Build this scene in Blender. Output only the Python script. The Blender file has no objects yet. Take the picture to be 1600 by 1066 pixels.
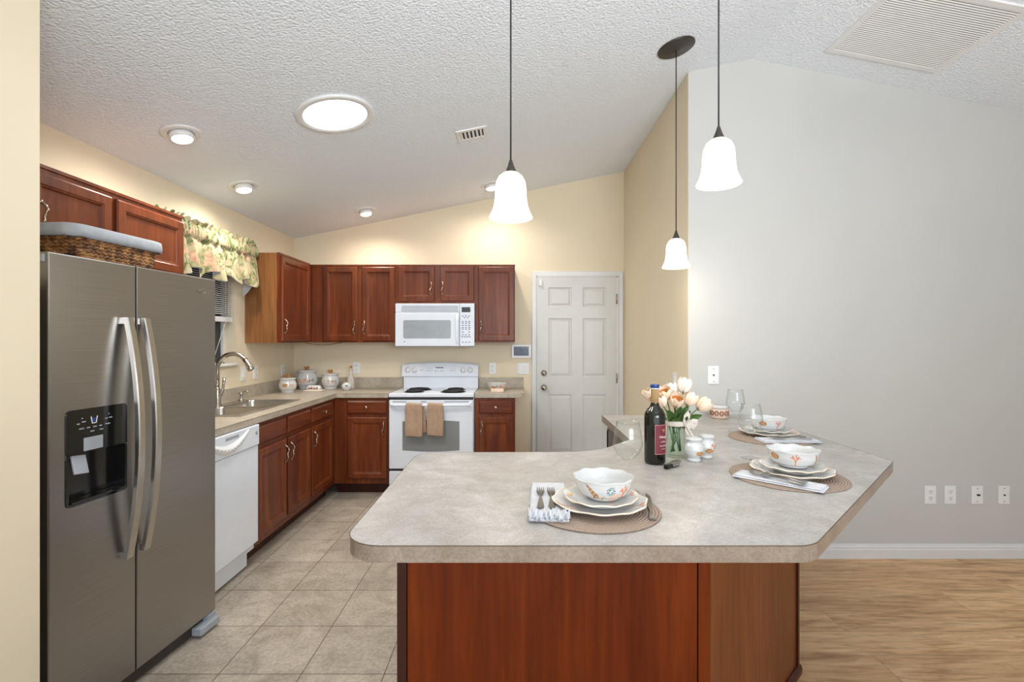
import bpy, bmesh, math, random
from mathutils import Vector, Matrix
random.seed(7)
PI = math.pi
sc = bpy.context.scene
COL = sc.collection

# ---------------------------------------------------------------- camera
cam_d = bpy.data.cameras.new('camera'); cam = bpy.data.objects.new('camera', cam_d); COL.objects.link(cam)
cam_d.sensor_width = 36.0; cam_d.sensor_fit = 'HORIZONTAL'
cam_d.lens = 770/1600*36
cam_d.shift_x = -5/1600; cam_d.shift_y = -2/1600
cam_d.clip_start = 0.05
cam.location = (0, 0, 1.396); cam.rotation_euler = (PI/2, 0, 0)
sc.camera = cam
# ---------------------------------------------------------------- colour management
sc.view_settings.view_transform = 'Standard'; sc.view_settings.look = 'None'
sc.view_settings.gamma = 1.0; sc.view_settings.use_curve_mapping = False
sc.view_settings.exposure = 0.43
sc.cycles.use_denoising = True
sc.cycles.max_bounces = 10
sc.cycles.sample_clamp_indirect = 6.0
sc.cycles.caustics_reflective = False; sc.cycles.caustics_refractive = False
# ---------------------------------------------------------------- daylight and added fill lamps
w = bpy.data.worlds.new('daylight'); sc.world = w; w.use_nodes = True
w.node_tree.nodes['Background'].inputs[0].default_value = (0.83, 0.94, 1.09, 1)
w.node_tree.nodes['Background'].inputs[1].default_value = 1.0
def area(name, loc, target, sx, sy, power, col=(1, 1, 1)):
    d = bpy.data.lights.new(name, 'AREA'); d.shape = 'RECTANGLE'; d.size = sx; d.size_y = sy
    d.energy = power; d.color = col
    o = bpy.data.objects.new(name, d); COL.objects.link(o); o.location = loc
    o.rotation_euler = (Vector(target)-Vector(loc)).to_track_quat('-Z', 'Y').to_euler()
    return o
area('added_rear_fill', (0.6, -2.7, 1.5), (0.3, 3.0, 1.5), 4.6, 2.2, 32, (0.97, 0.99, 1.0))  # added fill behind the camera for camera-facing surfaces; no window is built
area('added_side_fill', (4.3, 0.2, 1.4), (0.0, 2.2, 1.6), 2.6, 2.0, 2.5, (0.97, 0.99, 1.0))  # added side fill before the closed east wall; no patio door there
ceiling_fill = area('added_ceiling_fill', (1.1, -0.9, 1.7), (0.5, 1.0, 3.1), 1.6, 1.0, 44, (0.93, 0.97, 1.02))  # added unseen fill aimed upward to brighten the ceiling
ceiling_fill.data.spread = 2.3

# ---------------------------------------------------------------- materials
def lin(c):
    return tuple(((v/255)/12.92 if v/255 <= .04045 else ((v/255+.055)/1.055)**2.4) for v in c) + (1,)
class NT:
    def __init__(s, name):
        s.m = bpy.data.materials.new(name); s.m.use_nodes = True
        s.t = s.m.node_tree; s.n = s.t.nodes; s.l = s.t.links
        s.b = s.n['Principled BSDF']
    def new(s, t, **k):
        n = s.n.new(t)
        for a, v in k.items():
            if a in n.inputs: n.inputs[a].default_value = v
            else: setattr(n, a, v)
        return n
    def link(s, a, b): s.l.new(a, b)
    def coord(s, scale=(1, 1, 1), rot=(0, 0, 0)):
        tc = s.n.new('ShaderNodeTexCoord'); mp = s.n.new('ShaderNodeMapping')
        mp.inputs['Scale'].default_value = scale; mp.inputs['Rotation'].default_value = rot
        s.l.new(tc.outputs['Object'], mp.inputs[0]); return mp.outputs[0]
    def noise(s, vec, scale, detail=4, rough=.5, dist=0):
        n = s.n.new('ShaderNodeTexNoise'); n.inputs['Scale'].default_value = scale
        n.inputs['Detail'].default_value = detail; n.inputs['Roughness'].default_value = rough
        n.inputs['Distortion'].default_value = dist
        if vec is not None: s.l.new(vec, n.inputs['Vector'])
        return n.outputs['Fac']
    def ramp(s, fac, stops):
        r = s.n.new('ShaderNodeValToRGB'); el = r.color_ramp.elements
        while len(el) < len(stops): el.new(.5)
        for e, (p, c) in zip(el, stops): e.position = p; e.color = lin(c)
        s.l.new(fac, r.inputs[0]); return r.outputs[0]
    def mix(s, fac, a, b, mode='MIX'):
        m = s.n.new('ShaderNodeMix'); m.data_type = 'RGBA'; m.blend_type = mode
        for sock, v in ((m.inputs[0], fac), (m.inputs[6], a), (m.inputs[7], b)):
            if hasattr(v, 'is_linked') or isinstance(v, bpy.types.NodeSocket): s.l.new(v, sock)
            else: sock.default_value = v
        return m.outputs[2]
    def bump(s, h, strength, dist=.01):
        b = s.n.new('ShaderNodeBump'); b.inputs['Strength'].default_value = strength; b.inputs['Distance'].default_value = dist
        s.l.new(h, b.inputs['Height']); s.l.new(b.outputs[0], s.b.inputs['Normal'])
    def base(s, c):
        if isinstance(c, tuple): s.b.inputs['Base Color'].default_value = c
        else: s.l.new(c, s.b.inputs['Base Color'])
    def set(s, **k):
        for a, v in k.items(): s.b.inputs[a.replace('_', ' ')].default_value = v
        return s.m
def plain(name, c, rough=.5, metal=0, spec=.5, var=0.03, **k):
    t = NT(name)
    n = t.noise(t.coord(), 9, 3)
    a = tuple(max(0, v*(1-var)) for v in c); b = tuple(min(255, v*(1+var)) for v in c)
    t.base(t.ramp(n, [(.3, a), (.7, b)]))
    t.set(Roughness=rough, Metallic=metal)
    t.b.inputs['Specular IOR Level'].default_value = spec
    for kk, v in k.items(): t.b.inputs[kk.replace('_', ' ')].default_value = v
    return t.m
def wood(name, dark, mid, light, axis='z', rough=.32, grain=1.0):
    t = NT(name)
    s = {'z': (1, 1, .07), 'x': (.07, 1, 1), 'y': (1, .07, 1)}[axis]
    v = t.coord(s)
    tc = t.n.new('ShaderNodeObjectInfo'); ad = t.n.new('ShaderNodeVectorMath'); ad.operation = 'ADD'
    mu = t.n.new('ShaderNodeMath'); mu.operation = 'MULTIPLY'; mu.inputs[1].default_value = 37.0
    t.link(tc.outputs['Random'], mu.inputs[0]); t.link(v, ad.inputs[0]); t.link(mu.outputs[0], ad.inputs[1])
    v = ad.outputs[0]
    n1 = t.noise(v, 7*grain, 5, .55, 1.2); n2 = t.noise(v, 60*grain, 3, .6)
    c1 = t.ramp(n1, [(.25, dark), (.5, mid), (.78, light)])
    c2 = t.ramp(n2, [(.35, (205, 205, 205)), (.65, (255, 255, 255))])
    t.base(t.mix(.8, c1, c2, 'MULTIPLY')); t.set(Roughness=rough)
    t.b.inputs['Specular IOR Level'].default_value = .2 if 'panel' in name else .35
    t.bump(n2, .06, .001)
    return t.m
M = {}
def wallmat(name, c):
    t = NT(name); v = t.coord()
    t.base(t.ramp(t.noise(v, 2.0, 2), [(.3, tuple(x*.985 for x in c)), (.7, c)]))
    t.set(Roughness=.62); t.bump(t.noise(v, 90, 3), .12, .002); t.b.inputs['Specular IOR Level'].default_value = .3
    return t.m
M['wall_cream'] = wallmat('cream wall paint', (232, 218, 191))
M['wall_white'] = wallmat('off white wall paint', (200, 199, 194))
t = NT('knockdown ceiling texture'); v = t.coord()
nz = t.noise(v, 75, 2, .5, .5); vo = t.new('ShaderNodeTexVoronoi', feature='SMOOTH_F1'); vo.inputs['Scale'].default_value = 100; t.link(v, vo.inputs['Vector'])
mm = t.n.new('ShaderNodeMath'); mm.operation = 'SUBTRACT'; t.link(nz, mm.inputs[0]); t.link(vo.outputs[0], mm.inputs[1])
t.base(lin((236, 242, 248))); t.set(Roughness=.8); t.bump(mm.outputs[0], .65, .0065); M['ceiling'] = t.m
M['white_trim'] = plain('white gloss trim paint', (218, 218, 217), .35, var=.01)
M['door_white'] = plain('white door paint', (208, 207, 203), .4, var=.01)
M['white_appl'] = plain('white appliance enamel', (226, 231, 238), .22, var=.01)
M['white_plastic'] = plain('white plastic', (232, 232, 230), .35, var=.01)
M['grey_plastic'] = plain('light grey plastic', (160, 166, 172), .4)
M['filter_grey'] = plain('grey filter cloth', (118, 122, 126), .8)
M['slot'] = plain('dark slot', (40, 38, 36), .6)
M['black'] = plain('black glossy plastic', (16, 16, 17), .15)
M['black_matte'] = plain('black matte', (22, 21, 20), .5)
M['cherry'] = wood('cherry stained wood', (86, 37, 16), (112, 52, 23), (138, 71, 34))
M['cherry_h'] = wood('cherry stained wood crosswise', (86, 37, 16), (112, 52, 23), (138, 71, 34), 'x')
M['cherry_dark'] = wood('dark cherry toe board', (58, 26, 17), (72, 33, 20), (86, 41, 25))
M['panel'] = wood('warm cherry island panel', (100, 38, 8), (118, 48, 11), (134, 60, 18), grain=.7)
M['panel2'] = wood('brown maple angled panel', (114, 60, 28), (130, 72, 36), (142, 84, 45), grain=.7)
M['side_maple'] = wood('light maple cabinet side', (124, 80, 44), (143, 95, 55), (160, 112, 70), grain=.8)
t = NT('brushed stainless steel'); v = t.coord((1, 1, 60))
v2 = t.coord((3, 3, 700))
t.base(t.ramp(t.noise(v2, 1.0, 2), [(.3, (150, 148, 146)), (.7, (162, 160, 158))])); t.set(Metallic=1.0, Roughness=.31)
t.bump(t.noise(v2, 1.0, 2), .02, .001); M['steel'] = t.m
M['steel_light'] = plain('satin steel', (190, 186, 180), .28, 1.0)
M['nickel'] = plain('brushed nickel', (178, 172, 163), .26, 1.0)
M['pewter'] = plain('dark pewter', (176, 158, 142), .25, 1.0)
M['bronze'] = plain('dark bronze', (74, 68, 62), .42, .6)
M['cord_black'] = plain('dark fabric cord', (40, 38, 40), .6)
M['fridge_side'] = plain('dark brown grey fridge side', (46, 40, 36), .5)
def stone(name, cols, rough=.33):
    t = NT(name); v = t.coord()
    a = t.noise(v, 3.2, 6, .62, 1.1); b = t.noise(v, 14, 5, .65, .8); c = t.noise(v, 160, 2, .5)
    c1 = t.ramp(a, [(.32, cols[0]), (.5, cols[1]), (.68, cols[2])])
    c2 = t.ramp(b, [(.35, cols[3]), (.6, (255, 255, 255))])
    c3 = t.ramp(c, [(.35, (225, 222, 218)), (.6, (255, 255, 255))])
    t.base(t.mix(.7, t.mix(.55, c1, c2, 'MULTIPLY'), c3, 'MULTIPLY')); t.set(Roughness=rough)
    return t.m
M['laminate'] = stone('marbled beige laminate', [(168, 167, 165), (183, 180, 176), (197, 195, 192), (220, 210, 202)])
M['laminate_shaded'] = stone('laminate edge with painted shade', [(142, 128, 114), (158, 143, 128), (170, 155, 141), (216, 205, 192)])  # same laminate as the top, its weaker light painted in as darker colour
M['laminate_grey'] = stone('grey beige laminate', [(176, 166, 150), (188, 178, 162), (196, 186, 170), (214, 203, 190)])
M['seam'] = plain('dark laminate seam', (92, 72, 54), .5)
# floor tile
t = NT('stone look floor tile'); tc = t.n.new('ShaderNodeTexCoord'); mp = t.n.new('ShaderNodeMapping')
mp.inputs['Location'].default_value = (1.235+.345*20, -2.058+.345*20, 0); t.link(tc.outputs['Object'], mp.inputs[0])
br = t.n.new('ShaderNodeTexBrick'); br.offset = 0.0; br.squash = 1.0
br.inputs['Scale'].default_value = 1.0; br.inputs['Brick Width'].default_value = .345; br.inputs['Row Height'].default_value = .345
br.inputs['Mortar Size'].default_value = .0022; br.inputs['Mortar Smooth'].default_value = .2; br.inputs['Bias'].default_value = 0
br.inputs['Color1'].default_value = lin((236, 236, 236)); br.inputs['Color2'].default_value = lin((255, 255, 255)); br.inputs['Mortar'].default_value = lin((120, 108, 96))
ns = t.noise(mp.outputs[0], 120, 2); wv = t.n.new('ShaderNodeVectorMath'); wv.operation = 'SCALE'; wv.inputs['Scale'].default_value = .004
nz = t.n.new('ShaderNodeTexNoise'); nz.inputs['Scale'].default_value = 18; nz.inputs['Detail'].default_value = 3; t.link(mp.outputs[0], nz.inputs['Vector'])
av = t.n.new('ShaderNodeVectorMath'); av.operation = 'ADD'; t.link(nz.outputs['Color'], wv.inputs[0]); t.link(mp.outputs[0], av.inputs[0]); t.link(wv.outputs[0], av.inputs[1])
t.link(av.outputs[0], br.inputs['Vector'])
c1 = t.ramp(t.noise(mp.outputs[0], 5.5, 7, .65, .8), [(.3, (160, 148, 132)), (.5, (184, 173, 158)), (.72, (202, 191, 176))])
c2 = t.ramp(t.noise(mp.outputs[0], 60, 5, .7), [(.35, (220, 214, 206)), (.6, (255, 255, 255))])
t.base(t.mix(1, t.mix(.9, c1, c2, 'MULTIPLY'), br.outputs['Color'], 'MULTIPLY')); t.set(Roughness=.42)
t.bump(t.noise(mp.outputs[0], 40, 4), .12, .004); M['tile'] = t.m
# wood plank floor
t = NT('oak plank floor'); tc = t.n.new('ShaderNodeTexCoord'); mp = t.n.new('ShaderNodeMapping'); mp.inputs['Location'].default_value = (3.3, 5.02, 0); t.link(tc.outputs['Object'], mp.inputs[0])
br = t.n.new('ShaderNodeTexBrick'); br.offset = .37; br.offset_frequency = 2
for k, vv in (('Scale', 1.0), ('Brick Width', 1.22), ('Row Height', .18), ('Mortar Size', .0009), ('Mortar Smooth', .1), ('Bias', 0)): br.inputs[k].default_value = vv
br.inputs['Color1'].default_value = lin((232, 230, 228)); br.inputs['Color2'].default_value = lin((255, 255, 255)); br.inputs['Mortar'].default_value = lin((150, 130, 110))
t.link(mp.outputs[0], br.inputs['Vector'])
sep = t.n.new('ShaderNodeSeparateColor'); t.link(br.outputs['Color'], sep.inputs[0])
mul = t.n.new('ShaderNodeMath'); mul.operation = 'MULTIPLY'; mul.inputs[1].default_value = 40; t.link(sep.outputs[0], mul.inputs[0])
sx = t.n.new('ShaderNodeMapping'); sx.inputs['Scale'].default_value = (.12, 1, 1); t.link(mp.outputs[0], sx.inputs[0])
ad = t.n.new('ShaderNodeVectorMath'); ad.operation = 'ADD'; t.link(sx.outputs[0], ad.inputs[0]); t.link(mul.outputs[0], ad.inputs[1])
c1 = t.ramp(t.noise(ad.outputs[0], 9, 6, .6, 1.6), [(.3, (186, 140, 94)), (.46, (226, 181, 130)), (.7, (246, 210, 162))])
c2 = t.ramp(t.noise(ad.outputs[0], 46, 4, .65, .5), [(.32, (205, 192, 178)), (.55, (255, 255, 255))])
t.base(t.mix(1, t.mix(.9, c1, c2, 'MULTIPLY'), br.outputs['Color'], 'MULTIPLY')); t.set(Roughness=.4); M['oak'] = t.m

def emit(name, c, s):
    t = NT(name); t.base(lin(c)); t.b.inputs['Emission Color'].default_value = lin(c); t.b.inputs['Emission Strength'].default_value = s
    t.set(Roughness=.4); return t.m
M['shade_glow'] = emit('lit frosted glass shade', (255, 244, 222), .75)
M['bulb_glow'] = emit('lit bulb', (255, 250, 236), 9.0)
M['tube_glow'] = emit('daylight diffuser', (250, 252, 255), 2.6)
def glass(name, c=(255, 255, 255), rough=0.0, ior=1.45):
    t = NT(name); t.base(lin(c)); t.set(Roughness=rough, IOR=ior); t.b.inputs['Transmission Weight'].default_value = 1.0; return t.m
def thin_glass(name, tint=(254, 255, 255), ior=1.35):
    t = NT(name); tr = t.n.new('ShaderNodeBsdfTransparent'); tr.inputs[0].default_value = lin(tint)
    gl = t.n.new('ShaderNodeBsdfGlossy'); gl.inputs['Roughness'].default_value = .02
    fc = t.n.new('ShaderNodeLayerWeight'); fc.inputs['Blend'].default_value = .5; pw = t.n.new('ShaderNodeMath'); pw.operation = 'POWER'; pw.inputs[1].default_value = 3.2; t.link(fc.outputs['Facing'], pw.inputs[0])
    fr_ = t.n.new('ShaderNodeMath'); fr_.operation = 'MULTIPLY_ADD'; fr_.inputs[1].default_value = .7; fr_.inputs[2].default_value = .02; t.link(pw.outputs[0], fr_.inputs[0])
    mx = t.n.new('ShaderNodeMixShader'); t.link(fr_.outputs[0], mx.inputs[0]); t.link(tr.outputs[0], mx.inputs[1]); t.link(gl.outputs[0], mx.inputs[2])
    out = [n for n in t.n if n.type == 'OUTPUT_MATERIAL'][0]; t.link(mx.outputs[0], out.inputs[0]); t.n.remove(t.b); return t.m
M['glass_wine'] = thin_glass('thin wine glass')
M['glass_vase'] = thin_glass('green tinted vase glass', (244, 250, 247))
M['cutlery'] = plain('stainless cutlery', (150, 148, 146), .3, 1.0)
M['cutlery'].node_tree.nodes['Principled BSDF'].inputs['Specular Tint'].default_value = (.8, .8, .8, 1)
M['cooler_reflection'] = plain('dark cooler glass with painted reflection', (62, 34, 28), .06)  # reddish base colour paints in the reflection of the brown cabinets
M['water'] = glass('water', (245, 250, 246), ior=1.33)
M['bottle_glass'] = plain('dark green wine bottle glass', (26, 25, 16), .06)
t = NT('dark window pane'); t.base(lin((40, 48, 54))); t.set(Roughness=.05); t.b.inputs['Transmission Weight'].default_value = .35; M['pane'] = t.m
M['oven_glass'] = plain('grey oven glass', (128, 130, 128), .1)
M['mw_glass'] = plain('grey microwave screen', (158, 164, 168), .12)
M['screen_blue'] = plain('dark blue display', (52, 66, 86), .15)
M['ceramic'] = plain('white glazed ceramic', (210, 210, 208), .12, var=.01)
M['tan'] = plain('tan glaze', (205, 160, 110), .2)
M['brown'] = plain('brown glaze', (138, 92, 60), .2)
M['teal'] = plain('teal glaze', (92, 134, 128), .2)
M['coral'] = plain('coral glaze', (208, 138, 106), .2)
M['peach'] = plain('peach glaze', (224, 190, 166), .2)
M['cream'] = plain('cream rim glaze', (232, 218, 198), .2)
M['gold'] = plain('amber brown shell glaze', (176, 118, 66), .2)
CER = ['ceramic', 'tan', 'brown', 'teal', 'coral', 'peach', 'cream', 'gold']
def cloth(name, c, sc_=400, b=.3):
    t = NT(name); v = t.coord(); ch = t.n.new('ShaderNodeTexChecker'); ch.inputs['Scale'].default_value = sc_; t.link(v, ch.inputs['Vector'])
    t.base(t.ramp(t.noise(v, 30, 4), [(.3, tuple(x*.93 for x in c)), (.7, c)])); t.set(Roughness=.9)
    t.bump(t.noise(v, sc_/2, 2), b, .002); return t.m
M['linen'] = cloth('white linen', (212, 214, 218))
M['towel'] = cloth('tan waffle towel', (178, 148, 122), 260, .8)
M['liner'] = cloth('grey blue liner cloth', (172, 176, 180), 500, .2)
M['ribbon'] = cloth('pale organza ribbon', (214, 204, 192))
t = NT('woven placemat'); v = t.coord(); sp = t.n.new('ShaderNodeVectorMath'); sp.operation = 'LENGTH'; t.link(v, sp.inputs[0])
m1 = t.n.new('ShaderNodeMath'); m1.operation = 'MULTIPLY'; m1.inputs[1].default_value = 2*PI/.0085; t.link(sp.outputs['Value'], m1.inputs[0])
m2 = t.n.new('ShaderNodeMath'); m2.operation = 'SINE'; t.link(m1.outputs[0], m2.inputs[0])
m3 = t.n.new('ShaderNodeMath'); m3.operation = 'MULTIPLY_ADD'; m3.inputs[1].default_value = .5; m3.inputs[2].default_value = .5; t.link(m2.outputs[0], m3.inputs[0])
cc = t.mix(.35, t.ramp(m3.outputs[0], [(.1, (112, 92, 80)), (.6, (176, 154, 136))]), t.ramp(t.noise(v, 260, 2), [(.35, (120, 100, 86)), (.65, (196, 176, 158))]))
t.base(cc); t.set(Roughness=.85); t.bump(m3.outputs[0], .5, .002); M['mat'] = t.m
t = NT('sea grass'); oi = t.coord()
t.base(t.ramp(t.noise(oi, 28, 3, .6), [(.32, (52, 32, 20)), (.5, (128, 84, 44)), (.68, (184, 138, 82))])); t.set(Roughness=.65); M['wicker'] = t.m
M['wicker_dark'] = plain('dark basket inside', (52, 32, 20), .8)
t = NT('floral valance fabric'); v = t.coord()
base = t.ramp(t.noise(v, 8, 3, .5, .8), [(.42, (156, 143, 108)), (.6, (184, 174, 142))])
gm = t.ramp(t.noise(t.coord((1, 1.6, .8)), 7.5, 4, .6, 2.6), [(.5, (0, 0, 0)), (.555, (255, 255, 255))])
gr = t.ramp(t.noise(v, 40, 3), [(.35, (78, 90, 54)), (.65, (132, 138, 92))])
pm = t.ramp(t.noise(t.coord((1.1, 1.1, 1.3), (0, 0, .8)), 7, 2, .5, 1.4), [(.56, (0, 0, 0)), (.64, (235, 235, 235))])
pk = t.ramp(t.noise(v, 50, 3), [(.35, (178, 128, 106)), (.65, (208, 172, 148))])
t.base(t.mix(pm, t.mix(gm, base, gr), pk)); t.set(Roughness=.85); M['floral'] = t.m
M['petal'] = plain('cream peach tulip petal', (240, 214, 188), .5, var=.06)
M['petal_white'] = plain('ivory tulip petal', (240, 230, 216), .5, var=.05)
M['petal_in'] = plain('orange petal inside', (206, 138, 66), .6, var=.1)
M['leaf'] = plain('green tulip leaf', (66, 96, 38), .4, var=.25)
M['stem'] = plain('green stem', (84, 116, 62), .4, var=.1)
M['foil'] = plain('cream foil capsule', (206, 170, 122), .3, .2)
M['blue'] = plain('blue cap band', (30, 66, 128), .35)
M['label_red'] = plain('burgundy paper label', (112, 34, 44), .6)
M['label_pink'] = plain('pink label line', (206, 150, 150), .6)
M['ink_white'] = plain('white print', (236, 228, 226), .6)
M['ink_dark'] = plain('dark print', (84, 92, 118), .6)
M['ink_grey'] = plain('grey print', (150, 154, 160), .6)
M['wax'] = plain('candle wax brown', (148, 104, 84), .5, var=.15)
M['card'] = plain('peach patterned ceramic', (232, 206, 184), .3, var=.08)
M['cork'] = plain('cork', (160, 118, 84), .8, var=.1)

# ---------------------------------------------------------------- mesh helpers
class MB:
    def __init__(s): s.v = []; s.f = []; s.mi = []; s.sm = []
    def add(s, vs, fs, mi=0, smooth=False):
        b = len(s.v); s.v += [tuple(p) for p in vs]
        for k, f in enumerate(fs):
            s.f.append(tuple(b+i for i in f)); s.mi.append(mi[k] if isinstance(mi, list) else mi); s.sm.append(smooth)
        return s
    def box(s, x0, x1, y0, y1, z0, z1, mi=0, bev=0):
        if bev > 0:
            bm = bmesh.new(); bmesh.ops.create_cube(bm, size=1)
            bmesh.ops.scale(bm, vec=(x1-x0, y1-y0, z1-z0), verts=bm.verts)
            bmesh.ops.translate(bm, vec=((x0+x1)/2, (y0+y1)/2, (z0+z1)/2), verts=bm.verts)
            bmesh.ops.bevel(bm, geom=list(bm.edges), offset=bev, segments=2, profile=.5, affect='EDGES')
            return s.frombm(bm, mi)
        vs = [(x0, y0, z0), (x1, y0, z0), (x1, y1, z0), (x0, y1, z0), (x0, y0, z1), (x1, y0, z1), (x1, y1, z1), (x0, y1, z1)]
        return s.add(vs, [(0, 3, 2, 1), (4, 5, 6, 7), (0, 1, 5, 4), (1, 2, 6, 5), (2, 3, 7, 6), (3, 0, 4, 7)], mi)
    def frombm(s, bm, mi=0, smooth=False):
        bm.verts.ensure_lookup_table(); bm.verts.index_update()
        s.add([v.co[:] for v in bm.verts], [tuple(v.index for v in f.verts) for f in bm.faces], mi, smooth); bm.free(); return s
    def prism(s, poly, z0, z1, mi=0, mis=None, axis='z'):
        n = len(poly)
        def P(a, b, c): return (a, b, c) if axis == 'z' else ((a, c, b) if axis == 'y' else (c, a, b))
        vs = [P(x, y, z0) for x, y in poly]+[P(x, y, z1) for x, y in poly]
        fs = [tuple(range(n-1, -1, -1)), tuple(range(n, 2*n))]+[(i, (i+1) % n, n+(i+1) % n, n+i) for i in range(n)]
        m = [mi, mi]+[mi if mis is None else mis]*n
        return s.add(vs, fs, m)
    def lathe(s, prof, seg=32, c=(0, 0, 0), mi=0, wob=None, matfn=None, axis='z', smooth=True, sub=1):
        if sub > 1:
            q = []
            for (a, b), (c2, d) in zip(prof, prof[1:]):
                for k in range(sub): q.append((a+(c2-a)*k/sub, b+(d-b)*k/sub))
            prof = q+[prof[-1]]
        vs = []; fs = []; mm = []
        n = len(prof)
        for i, (r, z) in enumerate(prof):
            for j in range(seg):
                th = 2*PI*j/seg
                rr, zz = (r, z) if wob is None else wob(r, z, th, i/(n-1))
                x, y = rr*math.cos(th), rr*math.sin(th)
                p = (x, y, zz) if axis == 'z' else ((x, -zz, y) if axis == 'y' else (zz, x, y))
                vs.append((c[0]+p[0], c[1]+p[1], c[2]+p[2]))
        for i in range(n-1):
            for j in range(seg):
                k = (j+1) % seg
                fs.append((i*seg+j, i*seg+k, (i+1)*seg+k, (i+1)*seg+j))
                if matfn:
                    th = 2*PI*(j+.5)/seg; r = (prof[i][0]+prof[i+1][0])/2; z = (prof[i][1]+prof[i+1][1])/2
                    mm.append(matfn(r, z, th, (i+.5)/(n-1)))
                else: mm.append(mi)
        if prof[0][0] > 1e-6: fs.append(tuple(range(seg-1, -1, -1))); mm.append(mi)
        if prof[-1][0] > 1e-6: fs.append(tuple((n-1)*seg+j for j in range(seg))); mm.append(mi)
        return s.add(vs, fs, mm, smooth)
    def cyl(s, r, z0, z1, c=(0, 0, 0), seg=24, mi=0, axis='z', smooth=True):
        return s.lathe([(r, z0), (r, z1)], seg, c, mi, axis=axis, smooth=smooth)
    def tube(s, pts, r, seg=10, mi=0, flat=None, closed=False):
        pts = [Vector(p) for p in pts]; n = len(pts); rs = r if isinstance(r, (list, tuple)) else [r]*n
        vs = []; fs = []; up = Vector((0, 0, 1)); prev = None
        for i, p in enumerate(pts):
            if closed: d = pts[(i+1) % n]-pts[i-1]
            else: d = pts[min(i+1, n-1)]-pts[max(i-1, 0)]
            d.normalize()
            if prev is None:
                a = d.cross(up) if abs(d.dot(up)) < .95 else d.cross(Vector((1, 0, 0)))
            else: a = prev-d*prev.dot(d)
            a.normalize(); prev = a; b = d.cross(a)
            for j in range(seg):
                th = 2*PI*j/seg; ra = rs[i]; rb = rs[i]*(flat or 1)
                vs.append(p+a*math.cos(th)*ra+b*math.sin(th)*rb)
        m = n if closed else n-1
        for i in range(m):
            for j in range(seg):
                k = (j+1) % seg; i2 = (i+1) % n
                fs.append((i*seg+j, i*seg+k, i2*seg+k, i2*seg+j))
        if not closed: fs.append(tuple(range(seg-1, -1, -1))); fs.append(tuple((n-1)*seg+j for j in range(seg)))
        return s.add(vs, fs, mi, True)
    def rings(s, rings, mi=0, cap0=True, cap1=True, smooth=False):
        n = len(rings[0]); vs = [p for r in rings for p in r]; fs = []
        for i in range(len(rings)-1):
            for j in range(n):
                k = (j+1) % n; fs.append((i*n+j, i*n+k, (i+1)*n+k, (i+1)*n+j))
        if cap0: fs.append(tuple(range(n-1, -1, -1)))
        if cap1: fs.append(tuple((len(rings)-1)*n+j for j in range(n)))
        return s.add(vs, fs, mi, smooth)
    def grid(s, fn, nu, nv, mi=0, smooth=True, closed_u=False):
        vs = [fn(i/nu, j/nv) for j in range(nv+1) for i in range(nu+1)]; fs = []
        for j in range(nv):
            for i in range(nu): a = j*(nu+1)+i; fs.append((a, a+1, a+nu+2, a+nu+1))
        return s.add(vs, fs, mi, smooth)
    def ball(s, c, r, sx=1, sy=1, sz=1, seg=14, mi=0, mat=None):
        vs = []; fs = []; nr = max(6, seg//2)
        for i in range(nr+1):
            ph = PI*i/nr
            for j in range(seg):
                th = 2*PI*j/seg; p = Vector((r*sx*math.sin(ph)*math.cos(th), r*sy*math.sin(ph)*math.sin(th), r*sz*math.cos(ph)))
                if mat: p = mat @ p
                vs.append(p+Vector(c))
        for i in range(nr):
            for j in range(seg): k = (j+1) % seg; fs.append((i*seg+j, (i+1)*seg+j, (i+1)*seg+k, i*seg+k))
        return s.add(vs, fs, mi, True)
    def xf(s, mat):
        s.v = [tuple(mat @ Vector(p)) for p in s.v]; return s
    def build(s, name, mats, parent=None, bev=0, label=None, loc=None, rotz=0, merge=True):
        me = bpy.data.meshes.new(name); me.from_pydata(s.v, [], s.f)
        ms = mats if isinstance(mats, (list, tuple)) else [mats]
        for m in ms: me.materials.append(M[m] if isinstance(m, str) else m)
        for p, mi, sm in zip(me.polygons, s.mi, s.sm): p.material_index = mi; p.use_smooth = sm
        if merge:
            bm = bmesh.new(); bm.from_mesh(me); bmesh.ops.remove_doubles(bm, verts=bm.verts, dist=1e-6)
            bmesh.ops.recalc_face_normals(bm, faces=bm.faces); bm.to_mesh(me); bm.free()
        me.update()
        o = bpy.data.objects.new(name, me); COL.objects.link(o)
        if parent: o.parent = parent
        if loc: o.location = loc
        o.rotation_euler = (0, 0, rotz)
        if bev:
            b = o.modifiers.new('edge', 'BEVEL'); b.width = bev; b.segments = 2; b.limit_method = 'ANGLE'; b.angle_limit = .6
        if label: o['label'] = label
        return o
def tag(o, label=None, cat=None, group=None, kind=None):
    if label: o['label'] = label
    if cat: o['category'] = cat
    if group: o['group'] = group
    if kind: o['kind'] = kind
    return o
def thing(name, label, cat, loc=(0, 0, 0), rotz=0, group=None):
    o = bpy.data.objects.new(name, None); COL.objects.link(o); o.empty_display_size = .05
    o.location = loc; o.rotation_euler = (0, 0, rotz); return tag(o, label, cat, group)
def structure(o): o['kind'] = 'structure'; return o
def copy_tree(o, parent=None):
    c = o.copy(); COL.objects.link(c); c.parent = parent
    for ch in list(o.children): copy_tree(ch, c)
    return c
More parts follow.
